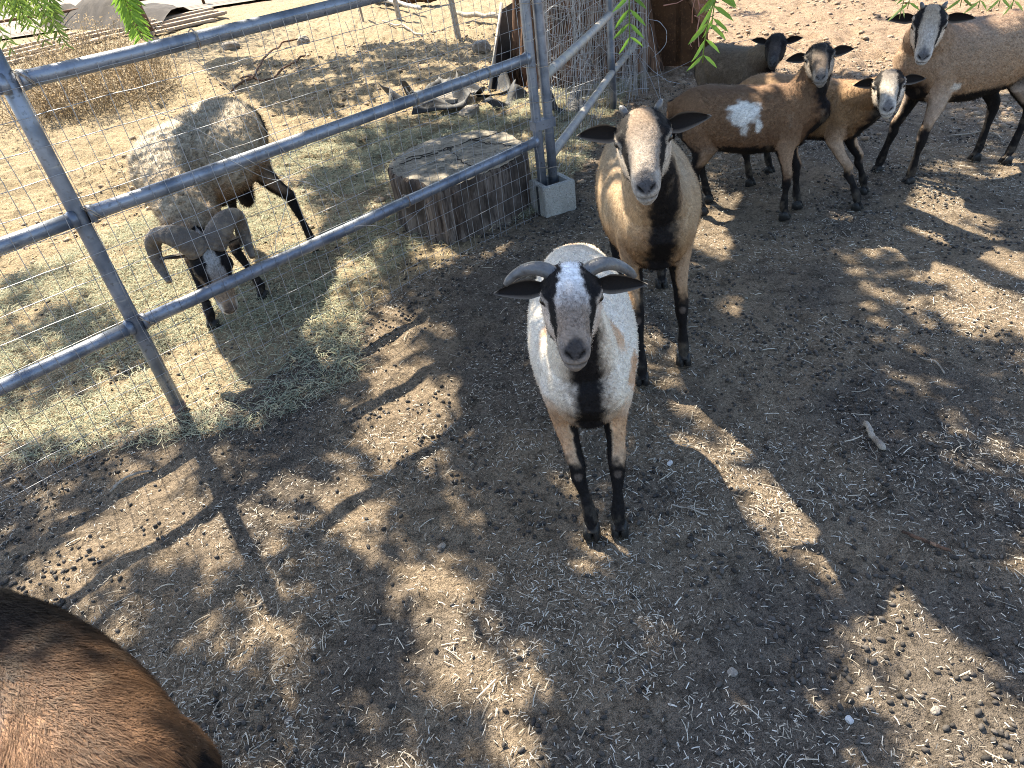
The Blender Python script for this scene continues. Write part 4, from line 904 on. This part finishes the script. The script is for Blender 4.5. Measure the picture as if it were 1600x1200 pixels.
# hanging fronds near the camera
def frond(tip, length, lean, leaf, pairs, parent, name='frond', yaw=0.0, col=(0.16, 0.30, 0.04)):
    """a pinnate frond hanging down to tip"""
    m = MB(); lean = np.asarray(lean, float); pts = np.array([tip + (np.array([0, 0, 1.0]) * t + lean * t * t) * length for t in np.linspace(0, 1, 12)])
    m.tube(pts, np.linspace(0.0009, 0.0022, 12), n=5, col=np.array(col) * [0.9, 0.8, 0.8])
    for i in range(pairs):
        t = (i + 0.5) / pairs; p = tip + (np.array([0, 0, 1.0]) * t + lean * t * t) * length; l = leaf * (0.55 + 0.6 * math.sin(math.pi * min(1, t * 0.8 + 0.15)))
        for s_ in (-1, 1):
            az = yaw + rng.normal(0, 0.35); dv = np.array([s_ * math.cos(az), math.sin(az) * s_, -0.95 + rng.normal(0, 0.18)]); dv /= np.linalg.norm(dv)
            sd = np.cross(dv, [math.sin(az) + 0.3, -math.cos(az), 0.3]); sd /= np.linalg.norm(sd); wdt = l * 0.085
            cv = np.cross(sd, dv) * l * 0.06
            q = [p, p + dv * l * 0.3 + sd * wdt + cv, p + dv * l * 0.7 + sd * wdt * 0.8 + cv, p + dv * l, p + dv * l * 0.7 - sd * wdt * 0.8 + cv, p + dv * l * 0.3 - sd * wdt + cv]
            m.add(np.array(q), [[0, 1, 4, 5], [1, 2, 4, 5]][:0] + [[0, 1, 2, 3], [0, 3, 4, 5]], col=np.array(col) * rng.uniform(0.7, 1.35))
    return rel(m.build(name, M_LEAF, parent), parent)
def along(px, py, dist): d_ = ray(px, py); return np.array([0, 0, CAM_H]) + d_ / np.linalg.norm(d_) * dist
frond(along(984, 68, 1.55), 0.22, (0.05, 0.1, 0), 0.042, 9, pt, col=(0.13, 0.25, 0.035))
frond(along(1098, 98, 1.35), 0.22, (0.42, 0.05, 0), 0.042, 9, pt, col=(0.20, 0.34, 0.05)); frond(along(1112, 45, 1.36), 0.20, (0.45, 0.0, 0), 0.040, 6, pt, col=(0.20, 0.34, 0.05))
frond(along(1418, 14, 1.9), 0.2, (0.1, 0, 0), 0.04, 8, pt, col=(0.22, 0.36, 0.06)); frond(along(1405, 30, 1.8), 0.2, (0.5, 0.1, 0), 0.036, 5, pt, col=(0.3, 0.36, 0.14))
for px in (1528, 1560, 1580, 1500): frond(along(px, 10 + rng.uniform(-6, 6), 2.0), 0.2, (0.15, 0, 0), 0.04, 6, pt, col=(0.26, 0.36, 0.08))
# pink flower stalk
m = MB(); p0 = along(1084, 66, 1.9); pts = [p0 + np.array([0.012 * math.sin(t * 6), 0, t * 0.22]) for t in np.linspace(0, 1, 10)]; m.tube(pts, 0.0016, n=5)
for i in range(16):
    t = rng.uniform(0.0, 0.6); q = p0 + np.array([0.012 * math.sin(t * 6), 0, t * 0.22]); dv = rng.normal(0, 0.016, 3) + [0, 0, -0.012]; m.tube([q, q + dv, q + dv * 1.6 + rng.normal(0, 0.006, 3)], [0.0011, 0.0009, 0.0016], n=4)
rel(m.build('flower_stalk', M_TWIG, pt), pt)

# ------------------------------------------------------------------ rusty plate
P0, P1 = G(1008, 98), G(1120, 99); rp = empty('rusty_steel_plate', P0); tag(rp, 'dark rusty steel plate with slanting edge standing behind the fence corner', 'steel plate')
dd_ = unit(P1 - P0); nrm = np.array([-dd_[1], dd_[0], 0]); Lp = np.linalg.norm(P1 - P0)
prof = [(-0.15, -0.03), (Lp, -0.03), (Lp - 0.44, 0.80), (-0.15, 0.80)]
V = [P0 + dd_ * x + [0, 0, z] + nrm * s for s in (0.0, 0.012) for x, z in prof]; m = MB()
m.add(V, [[0, 1, 2, 3], [7, 6, 5, 4], [0, 4, 5, 1], [1, 5, 6, 2], [2, 6, 7, 3], [3, 7, 4, 0]]); rel(m.build('plate', M_RUST, rp, False), rp)
m = MB(); m.tube([P0 + dd_ * Lp + nrm * 0.006, P0 + dd_ * (Lp - 0.44) + nrm * 0.006 + [0, 0, 0.82]], 0.016, n=10); rel(m.build('edge_rod', M_RUST, rp), rp)
m = MB(); m.box(P0 + dd_ * 0.35 + nrm * 0.35 + [0, 0, 0.30], (0.05, 0.70, 0.62), rotz(math.atan2(dd_[1], dd_[0]))); rel(m.build('brace', M_RUST, rp, False), rp)
m = MB(); c = P0 + dd_ * 0.10 - nrm * 0.02 + [0, 0, 0.09]; m.tube([c + (dd_ * math.cos(a) + np.array([0, 0, 1]) * math.sin(a)) * 0.075 for a in np.linspace(0, 2 * np.pi, 25)], 0.012, n=8, hint=(0, 1, 0)); rel(m.build('hub_ring', M_RUST, rp), rp)
# loose wire loop in front of it
m = MB(); lw = [atY(x, y, 6.75) for x, y in ((1012, 30), (1030, 33), (1042, 48), (1041, 68), (1032, 80), (1020, 90))]; lw = np.array(lw)
t = np.linspace(0, 5, 30); lw = np.stack([np.interp(t, range(6), lw[:, c]) for c in range(3)], 1); lw[1:-1] = (lw[:-2] + lw[1:-1] + lw[2:]) / 3
m.tube(lw, 0.003, n=6); o = m.build('loose_wire', M_WIRE); tag(o, 'pale loose wire loop hanging in front of the rusty plate', 'wire')

# ------------------------------------------------------------------ stones, scraps, sticks
def rock(name, label, px, py, size, mtl, sq=(1, 1, 0.6), seed=0, cat='stone', group=None, z=0.0):
    V, Qd, T = ellipsoid((0, 0, 0), (0.5, 0.5, 0.5), 16, 10); n0 = vnoise(V, 3.0, seed, 2) - 0.5
    V = V * (1 + 0.7 * n0[:, None]); V = np.sign(V) * np.abs(V) ** 0.9 * np.asarray(sq) * size
    V = V @ rotz(seed * 1.7).T; p = G(px, py); o = mesh_np(name, V, [Qd, T], mtl, smooth=False)
    o.location = (p[0], p[1], gz(p[None, :2])[0] + sq[2] * size * 0.28 + z); tag(o, label, cat, group); return o
rock('stone', 'bluish white pebble in the shade near the bottom right corner', 1327, 1126, 0.018, M_PALE, (1, 0.8, 0.7), 3)
rock('stone', 'grey wedge shaped stone in the sunlit strip at bottom right', 1462, 1110, 0.022, M_STONE, (1, 0.7, 0.7), 4)
rock('stone', 'flat grey stone in the shade at bottom, left of the sunlit strip', 1145, 1052, 0.022, M_STONE, (1, 0.9, 0.5), 5)
rock('stone', 'dark round clod below the sunlit patch in the middle', 690, 852, 0.024, M_STONE, (1, 0.85, 0.7), 6)
rock('stone', 'pale crumpled flake right of the white sheep, in the shade', 1047, 722, 0.024, M_PALE, (0.6, 1, 0.6), 7)
rock('stone', 'grey stone at the bottom edge left of the middle', 453, 1130, 0.020, M_STONE, (1, 0.8, 0.5), 8)
rock('stone', 'brown clod in the pen beyond the ram, left of the twiggy branch', 362, 76, 0.30, M_STONE, (1, 0.6, 0.45), 9)
rock('stone', 'small brown clod beyond the ram beside the thin branch', 474, 66, 0.22, M_STONE, (1, 0.7, 0.6), 10)
rock('stone', 'grey stone among the rubber scraps next to the fence post', 712, 160, 0.34, M_STONE, (1.15, 0.6, 0.42), 11)
rock('stone', 'upright grey stone just behind the corner post', 808, 118, 0.26, M_STONE, (0.9, 0.7, 0.9), 12)
rock('stone', 'rounded brown stone behind the scraps in the sunlit dirt', 752, 78, 0.22, M_STONE, (1, 0.8, 0.7), 13)
rock('stone', 'pale chunk of rock leaning at the second panel beyond the wire', 958, 20, 0.34, M_PALE, (0.9, 0.7, 1.0), 14, z=0.15)
# curled rubber sheets
def scrap(px, py, L_, W_, rz_, curl, label, seed, z=0.02):
    nu, nv_ = 18, 8; g = []
    for i in range(nu):
        for j in range(nv_):
            u, v = i / (nu - 1) - 0.5, j / (nv_ - 1) - 0.5
            zz = z + curl * (abs(u) * 2) ** 2 * (0.6 + v) + 0.06 * math.sin(u * 9 + seed) * (0.5 + v) + 0.03 * math.sin(v * 7 + seed * 2)
            wv = W_ * (1 - 0.35 * math.sin(u * 5 + seed)); g.append((u * L_ + 0.04 * math.sin(v * 6 + seed), v * wv, max(zz, 0.004) + 0.0))
    g = np.array(g); g = np.r_[g, g - [0, 0, -0.012]]; n1 = nu * nv_; F = []
    for i in range(nu - 1):
        for j in range(nv_ - 1):
            q = [i * nv_ + j, (i + 1) * nv_ + j, (i + 1) * nv_ + j + 1, i * nv_ + j + 1]; F.append(q[::-1]); F.append([x + n1 for x in q])
    bd = [(i, 0) for i in range(nu)] + [(nu - 1, j) for j in range(1, nv_)] + [(i, nv_ - 1) for i in range(nu - 2, -1, -1)] + [(0, j) for j in range(nv_ - 2, 0, -1)]
    ids = [i * nv_ + j for i, j in bd]
    for a_i in range(len(ids)): x, y = ids[a_i], ids[(a_i + 1) % len(ids)]; F.append([x, y, y + n1, x + n1])
    o = mesh_np('rubber_scrap', g, np.array(F), M_RUBBER); p = G(px, py); o.location = (p[0], p[1], gz(p[None, :2])[0]); o.rotation_euler = (0, 0, rz_); tag(o, label, 'rubber scrap', 'rubber scraps beyond the stump'); return o
scrap(655, 152, 0.62, 0.30, 0.3, 0.16, 'black rubber scrap farthest left of the pile beyond the stump', 1)
scrap(690, 172, 0.50, 0.28, 0.1, 0.20, 'curled black rubber scrap with pale edge in front of the pile beyond the stump', 2)
scrap(750, 143, 0.60, 0.30, -0.3, 0.18, 'long black rubber scrap behind the grey stone beyond the stump', 3)
scrap(790, 160, 0.40, 0.22, 0.6, 0.12, 'small black rubber scrap beside the corner post', 4)
scrap(885, 172, 0.30, 0.2, 0.4, 0.12, 'black rubber scrap lying behind the second fence panel', 5)
scrap(672, 158, 0.45, 0.26, 0.9, 0.14, 'folded black rubber scrap in the middle of the pile beyond the stump', 6)
scrap(722, 150, 0.42, 0.24, -0.6, 0.12, 'flat black rubber scrap lying against the grey stone beyond the stump', 7)
rock('stone', 'pale grey stone at the near edge of the rubber scraps', 735, 176, 0.20, M_STONE, (1.2, 0.7, 0.45), 21)
# black sheet leaning on the trunk
p = G(785, 130); o = empty('leaning_sheet', p); tag(o, 'black sheet leaning beside the tree trunk behind the corner post', 'sheet')
a0, a1 = G(765, 142), G(805, 120); m = MB(); tp0 = a0 + [0.25, 0.55, 0.62]; tp1 = a1 + [0.2, 0.5, 0.66]
V = [a0, a1, tp1, tp0]; V = V + [v + np.array([0.01, 0.02, 0.0]) for v in V]; m.add(V, [[0, 1, 2, 3], [7, 6, 5, 4], [0, 4, 5, 1], [1, 5, 6, 2], [2, 6, 7, 3], [3, 7, 4, 0]]); rel(m.build('panel', M_RUBBER, o, False), o)
m = MB(); m.tube([a0, tp0 + [0, 0, 0.05]], 0.016, n=8); rel(m.build('edge_batten', M_OLDPIPE, o), o)
def stick(name, label, pxs, r, mtl, cat='stick', z=0.008, sub=6, jit=0.1):
    P = np.array([G(x, y) for x, y in pxs]); t = np.linspace(0, len(P) - 1, len(P) * sub); P = np.stack([np.interp(t, range(len(P)), P[:, c]) for c in range(3)], 1)
    P[:, 2] = gz(P[:, :2]) + z + r; P[1:-1] = (P[:-2] + 2 * P[1:-1] + P[2:]) / 4; P[1:-1] += rng.normal(0, r * jit, (len(P) - 2, 3))
    m = MB(); rr = r * (1 + rng.normal(0, 0.10, len(P))); rr[-1] *= 0.6; rr[0] *= 0.8; m.tube(P, rr, n=9); o = m.build(name, mtl); tag(o, label, cat); return o
stick('stick', 'short thick weathered stick right of the sheep, in the shade', [(1352, 660), (1362, 685), (1380, 708)], 0.010, M_STICK)
stick('stick', 'thin grey twig on shaded ground above the short thick stick', [(1440, 560), (1460, 566), (1476, 582)], 0.003, M_STICK)
stick('stick', 'thin pale stick in the sun below the fence post', [(176, 775), (200, 750), (240, 740)], 0.004, M_STICK)
stick('stick', 'thin curved twig lying right of the white sheep hooves', [(1050, 790), (1075, 795), (1105, 808)], 0.0025, M_STICK)
stick('stick', 'dark long twig in the shade at lower right', [(1408, 832), (1440, 845), (1485, 862)], 0.0045, M_TRUNK)
stick('stick', 'bent bare wire like twig behind the legs of the large ewe', [(1480, 212), (1535, 206), (1553, 206), (1565, 218)], 0.004, M_STICK)
stick('fallen_branch', 'thin dark branch arching on the dirt beyond the ram', [(360, 145), (400, 122), (415, 95), (440, 72), (470, 66)], 0.013, M_TRUNK, 'branch', 0.05)
stick('fallen_branch', 'second dark branch crossing on the dirt beyond the ram', [(375, 122), (420, 125), (450, 105), (478, 88)], 0.013, M_TRUNK, 'branch', 0.03)
stick('pole', 'pale bare pole lying across the top of the pen', [(575, 8), (620, 14), (660, 26)], 0.035, M_OLDPIPE, 'pole', 0.10)
stick('log', 'dark log lying at the top edge above the pale pole', [(590, 2), (640, 8), (690, 6)], 0.15, M_TRUNK, 'log', 0.05, jit=0.08)
stick('pole', 'weathered pole lying behind the rubber scraps, left of the trunk', [(715, 32), (760, 36), (800, 38)], 0.035, M_STICK, 'pole', 0.08)
stick('fallen_branch', 'thin bare branch lying in the sunlit dirt left of the trunk', [(598, 36), (630, 42), (662, 56)], 0.014, M_STICK, 'branch', 0.02)
for i, (px, py, h_, lb) in enumerate([(716, 58, 0.9, 'leaning grey wooden stake left of the big trunk'), (624, 30, 1.0, 'grey wooden stake at the top edge beyond the pale pole'), (567, 30, 0.8, 'thin brown stake at the top edge above the fence rail')]):
    p = G(px, py); m = MB(); m.tube([p - [0, 0, 0.05], p + [-0.02, 0.02, h_ * 0.5], p + [-0.08, 0.0, h_]], [0.045, 0.04, 0.04] if i < 2 else 0.02, n=8, hint=(0, 1, 0)); o = m.build('stake', M_STICK, smooth=False); tag(o, lb, 'stake')

# ------------------------------------------------------------------ far left background
lot = mesh_np('gravel_lot', np.array([[-60, 19.2, 0.035], [8, 21, 0.035], [20, 60, 0.035], [-60, 60, 0.035]]), np.array([[0, 1, 2, 3]]), M_LOT); tag(lot, kind='structure')
p = G(229, 56); stt = empty('young_tree', p); tag(stt, 'slim reddish tree trunk standing beyond the dry shrub at top left', 'tree')
m = MB(); m.tube([p - [0, 0, 0.1], p + [0, 0, 0.3], p + [-0.05, 0, 0.9], p + [-0.1, 0.1, 1.8], p + [0.0, 0.1, 3.0]], [0.20, 0.155, 0.14, 0.13, 0.10], n=14, hint=(0, 1, 0)); rel(m.build('trunk', M_TRUNK, stt), stt)
n = 9000; cc = np.stack([rng.normal(0, 0.9, n), rng.normal(0, 0.9, n), rng.normal(3.6, 0.6, n)], 1) + p; dv = unit(np.ones(3)) * 0 + rng.normal(0, 1, (n, 3)); dv[:, 2] -= 0.8; dv /= np.linalg.norm(dv, axis=1, keepdims=True); sd = np.cross(dv, rng.normal(0, 1, (n, 3))); sd /= np.linalg.norm(sd, axis=1, keepdims=True)
LV = np.stack([cc - dv * 0.06, cc + sd * 0.016, cc + dv * 0.06, cc - sd * 0.016], 1).reshape(-1, 3)
o = rel(mesh_np('crown', LV, np.arange(4 * n).reshape(-1, 4), M_LEAF, stt, np.tile((0.10, 0.17, 0.03), (4 * n, 1)), False), stt); tag(o, kind='stuff')
def big_frond(px, py, dist, L_, lean, leaf, pairs, par, col): return frond(along(px, py, dist), L_, lean, leaf, pairs, par, col=col)
for px, py, ds in [(222, 60, 4.6), (214, 48, 4.5), (206, 30, 4.6)]: big_frond(px, py, ds, 0.45, (0.05, 0, 0), 0.085, 26, pt, (0.20, 0.34, 0.05))
for i in range(26):
    px, py = rng.uniform(-10, 92), rng.uniform(2, 48) ; big_frond(px, py, rng.uniform(3.0, 3.6), rng.uniform(0.16, 0.3), (rng.uniform(-0.6, 0.6), 0.2, 0), 0.045, 11, pt, (0.22, 0.32, 0.06))
for px, py in [(104, 74), (98, 62), (72, 68), (20, 80)]: big_frond(px, py, 3.3, 0.18, (-0.3, 0, 0), 0.04, 8, pt, (0.24, 0.32, 0.07))
# lumber
def lumber(name, label, a, b, nb, w_, seed):
    a, b = G(*a), G(*b); d_ = unit(b - a); L_ = np.linalg.norm(b - a); root = empty(name, (a + b) / 2, math.atan2(d_[1], d_[0])); tag(root, label, 'lumber')
    for i in range(nb):
        m = MB(); m.box((rng.normal(0, 0.25), (i - nb / 2) * (w_ + 0.035) , 0.045 + 0.05 * (i % 2) + 0.012 * i), (L_ * rng.uniform(0.85, 1.05), w_, 0.05)); o = m.build('board', M_WOOD, root, False); o.rotation_euler = (0, 0, rng.normal(0, 0.012))
lumber('lumber_stack', 'weathered boards lying on the ground at the top left edge', (-120, 128), (118, 68), 7, 0.20, 1)
lumber('lumber_stack', 'weathered boards on the ground right of the slim reddish trunk', (238, 50), (345, 26), 6, 0.20, 2)
lumber('lumber_stack', 'boards on the ground behind the dry shrub', (105, 72), (205, 50), 4, 0.18, 3)
# earth berm behind, its shade put into the dark colour
V = []; nu, nv_ = 40, 9; a, b = G(70, 40), G(262, 44)
for i in range(nu):
    for j in range(nv_):
        u, v = i / (nu - 1), j / (nv_ - 1); c = a * (1 - u) + b * u; hgt = 0.55 * math.sin(math.pi * v) * (0.5 + 0.5 * math.sin(math.pi * u)) * (0.75 + 0.5 * hash3(np.int64(i // 3), np.int64(j // 2), np.int64(0), 5)); V.append((c[0] + 0.3 * v, c[1] + v * 2.4 - 0.6, 0.01 + hgt))
F = [[i * nv_ + j, (i + 1) * nv_ + j, (i + 1) * nv_ + j + 1, i * nv_ + j + 1] for i in range(nu - 1) for j in range(nv_ - 1)]
o = mesh_np('shaded_berm', np.array(V), np.array(F), M_DARK_EARTH); tag(o, 'shadow-darkened berm at the top left behind the dry shrub', 'berm')
# far pipe fence
fa, fb = G(60, 38) + [0, 3.5, 0], G(620, -6) + [0, 3.5, 0]; ff = empty('far_fence', fa); tag(ff, 'distant thin pipe rail fence along the pale gravel at the top left', 'fence')
fa = np.array([-12.5, 21.5, 0]); fb = np.array([2.0, 22.5, 0]); ff.location = fa
for z in (0.35, 0.85): m = MB(); m.tube([fa + [0, 0, z], (fa + fb) / 2 + [0, 0, z], fb + [0, 0, z]], 0.035, n=8); rel(m.build('rail', M_RUST, ff), ff)
for t in np.linspace(0, 1, 6): m = MB(); q = fa + (fb - fa) * t; m.tube([q, q + [0, 0, 1.0]], 0.04, n=8, hint=(0, 1, 0)); rel(m.build('post', M_RUST, ff), ff)
# dry shrub
def shrub(name, label, px, py, rad, hgt, nb, col):
    c = G(px, py); root = empty(name, c); tag(root, label, 'shrub'); m = MB(); lv = []; 
    for i in range(nb):
        a = rng.uniform(0, 2 * np.pi); rr = rad * math.sqrt(rng.uniform(0, 1)); base = np.array([math.cos(a) * rr * 0.85, math.sin(a) * rr * 0.85, 0]); tipp = base + np.array([rng.normal(0, 0.28), rng.normal(0, 0.28), hgt * rng.uniform(0.25, 1.0) * (1.15 - 0.6 * (rr / rad) ** 2)])
        mid = (base + tipp) / 2 + rng.normal(0, 0.06, 3); m.tube([base, mid, tipp], [0.006, 0.004, 0.0025], n=4, cap=False, col=np.array(col) * rng.uniform(0.5, 1.0))
        for q in range(5):
            t = rng.uniform(0.35, 1); p_ = base * (1 - t) + tipp * t; e = p_ + rng.normal(0, 0.10, 3) + [0, 0, 0.05]; m.tube([p_, (p_ + e) / 2 + rng.normal(0, 0.015, 3), e], [0.003, 0.0025, 0.002], n=3, cap=False, col=np.array(col) * rng.uniform(0.6, 1.1))
            for _ in range(6): lv.append(e + rng.normal(0, 0.035, 3))
    st_ = m.build('stems', M_STRAW, root); tag(st_, kind='stuff')
    lv = np.array(lv); n = len(lv); dv = rng.normal(0, 1, (n, 3)); dv /= np.linalg.norm(dv, axis=1, keepdims=True); sd = np.cross(dv, rng.normal(0, 1, (n, 3))); sd /= np.linalg.norm(sd, axis=1, keepdims=True)
    LV = np.stack([lv - dv * 0.016, lv + sd * 0.008, lv + dv * 0.016, lv - sd * 0.008], 1).reshape(-1, 3)
    o = mesh_np('seed_heads', LV, np.arange(4 * n).reshape(-1, 4), M_HAY, root, np.repeat(np.array(col) * rng.uniform(0.8, 1.7, (n, 1)), 4, 0), False); tag(o, kind='stuff')
shrub('dry_shrub', 'dry straw coloured shrub behind the top fence rail at the left', 150, 160, 1.25, 0.85, 340, (0.36, 0.28, 0.18))

# ------------------------------------------------------------------ droppings, straw litter, hay
def scatter(n, boxes): 
    return None
def pellets(n, seed):
    r = np.random.default_rng(seed); P = []
    while sum(len(q) for q in P) < n:
        q = np.c_[r.uniform(-2.6, 4.2, n), 0.4 + 6.0 * r.uniform(0, 1, n) ** 1.5]
        dens = sstep(0.40, 0.70, vnoise(q, 3.2, 101, 3)) * 0.9 + 0.10
        inp = inpoly(q, HAYP); dens = dens * np.where(inp, 0.35, 1.0)
        P.append(q[r.uniform(0, 1, n) < dens])
    P = np.concatenate(P)[:n]; n = len(P)
    ang = np.arange(6) / 6 * 2 * np.pi; tmpl = []
    for zz, rr in ((-0.62, 0.72), (0.0, 1.0), (0.62, 0.72)): tmpl += [(zz, rr * math.cos(a), rr * math.sin(a)) for a in ang]
    tmpl = np.array([(-1, 0, 0)] + tmpl + [(1, 0, 0)]); a = np.arange(6); b = (a + 1) % 6
    T = np.r_[np.c_[np.zeros(6, int), 1 + b, 1 + a], np.c_[np.full(6, 19), 13 + a, 13 + b]]; Qd = np.r_[np.c_[1 + a, 1 + b, 7 + b, 7 + a], np.c_[7 + a, 7 + b, 13 + b, 13 + a]]
    s = r.uniform(0.0035, 0.0070, n); el = r.uniform(1.2, 1.8, n); az = r.uniform(0, 2 * np.pi, n); ca, sa = np.cos(az), np.sin(az)
    X = tmpl[None, :, 0] * (s * el)[:, None]; Yl = tmpl[None, :, 1] * s[:, None]; Zl = tmpl[None, :, 2] * s[:, None]
    V = np.stack([X * ca[:, None] - Yl * sa[:, None] + P[:, :1], X * sa[:, None] + Yl * ca[:, None] + P[:, 1:], Zl + (gz(P) + s * 0.55)[:, None]], 2).reshape(-1, 3)
    off_ = (np.arange(n) * 20)[:, None, None]; c = np.array([0.055, 0.047, 0.040]) * r.uniform(0.5, 1.8, (n, 1))
    o = mesh_np('droppings', V, [(Qd[None] + off_).reshape(-1, 4), (T[None] + off_).reshape(-1, 3)], M_PELLET, col=np.repeat(c, 20, 0)); tag(o, 'dark sheep droppings scattered over the bare ground', 'droppings', kind='stuff')
pellets(14000, 5)
def blades(name, P, lo, hi, wid, col, lift, mtl, seed, seg=2, curl=0.25, label=None, cat=None, zj=0.006, vary=(0.6, 1.3)):
    r = np.random.default_rng(seed); n = len(P); L_ = r.uniform(lo, hi, n) * r.uniform(0.5, 1.0, n); az = r.uniform(0, 2 * np.pi, n); el = r.normal(0, lift, n); bend = r.normal(0, curl, n)
    pts = np.empty((n, seg + 1, 3)); base = np.c_[P, gz(P) + 0.003 + r.uniform(0, zj, n)]
    cur = base.copy(); pts[:, 0] = cur
    for k_ in range(seg):
        a = az + bend * k_; e = np.abs(el) * (1 - 1.6 * k_ / max(seg - 1, 1) if seg > 1 else 0); cur = cur + (L_ / seg)[:, None] * np.c_[np.cos(a) * np.cos(e), np.sin(a) * np.cos(e), np.sin(e)]; pts[:, k_ + 1] = cur
    pts[:, :, 2] = np.maximum(pts[:, :, 2], (gz(pts.reshape(-1, 3)[:, :2]).reshape(n, seg + 1)) + 0.002)
    sd = np.c_[-np.sin(az), np.cos(az), r.normal(0, 0.4, n)]; wv = (wid * r.uniform(0.6, 1.4, n))[:, None]
    V = np.stack([pts - (sd * wv)[:, None], pts + (sd * wv)[:, None]], 2).reshape(-1, 3)      # n, seg+1, 2
    q = np.concatenate([np.array([[2 * k_, 2 * k_ + 1, 2 * k_ + 3, 2 * k_ + 2]]) for k_ in range(seg)]); F = (q[None] + (np.arange(n) * 2 * (seg + 1))[:, None, None]).reshape(-1, 4)
    c = np.array(col)[r.integers(0, len(col), n)] * r.uniform(*vary, (n, 1))
    o = mesh_np(name, V, F, mtl, col=np.repeat(c, 2 * (seg + 1), 0), smooth=False); tag(o, label, cat, kind='stuff'); return o
def pts_in(n, x0, x1, y0, y1, pw, seed, dens=None):
    r = np.random.default_rng(seed); out = []; tot = 0
    while tot < n:
        q = np.c_[r.uniform(x0, x1, n), y0 + (y1 - y0) * r.uniform(0, 1, n) ** pw]
        if dens is not None: q = q[r.uniform(0, 1, n) < dens(q)]
        out.append(q); tot += len(q)
    return np.concatenate(out)[:n]
notpen = lambda q: np.where(inpoly(q, PEN), 0.15, 1.0) * (0.25 + 0.75 * sstep(0.35, 0.65, vnoise(q, 2.6, 111, 3)))
blades('straw_litter', pts_in(115000, -2.2, 5.0, 0.4, 7.0, 1.7, 21, notpen), 0.005, 0.026, 0.00085, [(0.46, 0.41, 0.33), (0.38, 0.32, 0.24), (0.52, 0.48, 0.41), (0.26, 0.22, 0.17)], 0.25, M_STRAW, 22, 2, 0.12, 'short pale straw bits littering the yard', 'straw')
blades('straw_litter', pts_in(1500, -1.6, 3.6, 0.4, 5.0, 1.5, 23, notpen), 0.03, 0.075, 0.0011, [(0.50, 0.45, 0.36), (0.42, 0.36, 0.27)], 0.15, M_STRAW, 24, 3, 0.18, 'longer pale straw stalks lying across the yard', 'straw')
hayd = lambda q: inpoly(q, HAYP) * (0.2 + 0.8 * sstep(0.30, 0.6, vnoise(q, 2.8, 121, 3)))
blades('hay', pts_in(90000, -4.0, 1.8, 2.2, 6.8, 1.0, 25, hayd), 0.03, 0.10, 0.0011, [(0.34, 0.35, 0.24), (0.44, 0.41, 0.28), (0.27, 0.30, 0.21), (0.52, 0.46, 0.31)], 0.35, M_HAY, 26, 3, 0.5, 'grey green hay strewn over the pen floor', 'hay', 0.025)
drd = lambda q: inpoly(q, PEN) * ~inpoly(q, HAYP)
blades('dry_grass', pts_in(26000, -7.5, 1.5, 3.0, 12.0, 1.2, 27, drd), 0.02, 0.09, 0.0016, [(0.52, 0.40, 0.22), (0.46, 0.34, 0.19), (0.58, 0.46, 0.28)], 0.3, M_HAY, 28, 2, 0.4, 'dry straw coloured chaff on the sunlit pen floor', 'dry grass', 0.02)
def clods(n, seed):
    r = np.random.default_rng(seed); P = np.c_[r.uniform(-3.5, 5.5, n), r.uniform(4.2, 11.5, n)]; P = P[r.uniform(0, 1, n) < 0.25 + 0.75 * sstep(0.45, 0.65, vnoise(P, 2.0, 131, 2))]; n = len(P)
    V0, Q0, T0 = ellipsoid((0, 0, 0), (1, 1, 0.6), 7, 5); nv0 = len(V0)
    s = 0.006 + 0.020 * r.uniform(0, 1, n) ** 2.5; V = V0[None] * s[:, None, None] * r.uniform(0.6, 1.4, (n, nv0, 1)); az = r.uniform(0, 6.3, n); c_, s_ = np.cos(az)[:, None], np.sin(az)[:, None]
    V = np.stack([V[:, :, 0] * c_ * 1.3 - V[:, :, 1] * s_ + P[:, :1], V[:, :, 0] * s_ * 1.3 + V[:, :, 1] * c_ + P[:, 1:], V[:, :, 2] + gz(P)[:, None] + 0.15 * s[:, None]], 2).reshape(-1, 3)
    c = np.array([0.30, 0.22, 0.15]) * r.uniform(0.75, 1.1, (n, 1)); off_ = (np.arange(n) * nv0)[:, None, None]
    o = mesh_np('soil_clods', V, [(Q0[None] + off_).reshape(-1, 4), (T0[None] + off_).reshape(-1, 3)], M_PELLET, col=np.repeat(c, nv0, 0)); tag(o, 'loose soil clods over the far trampled ground', 'soil', kind='stuff')
clods(9000, 9)
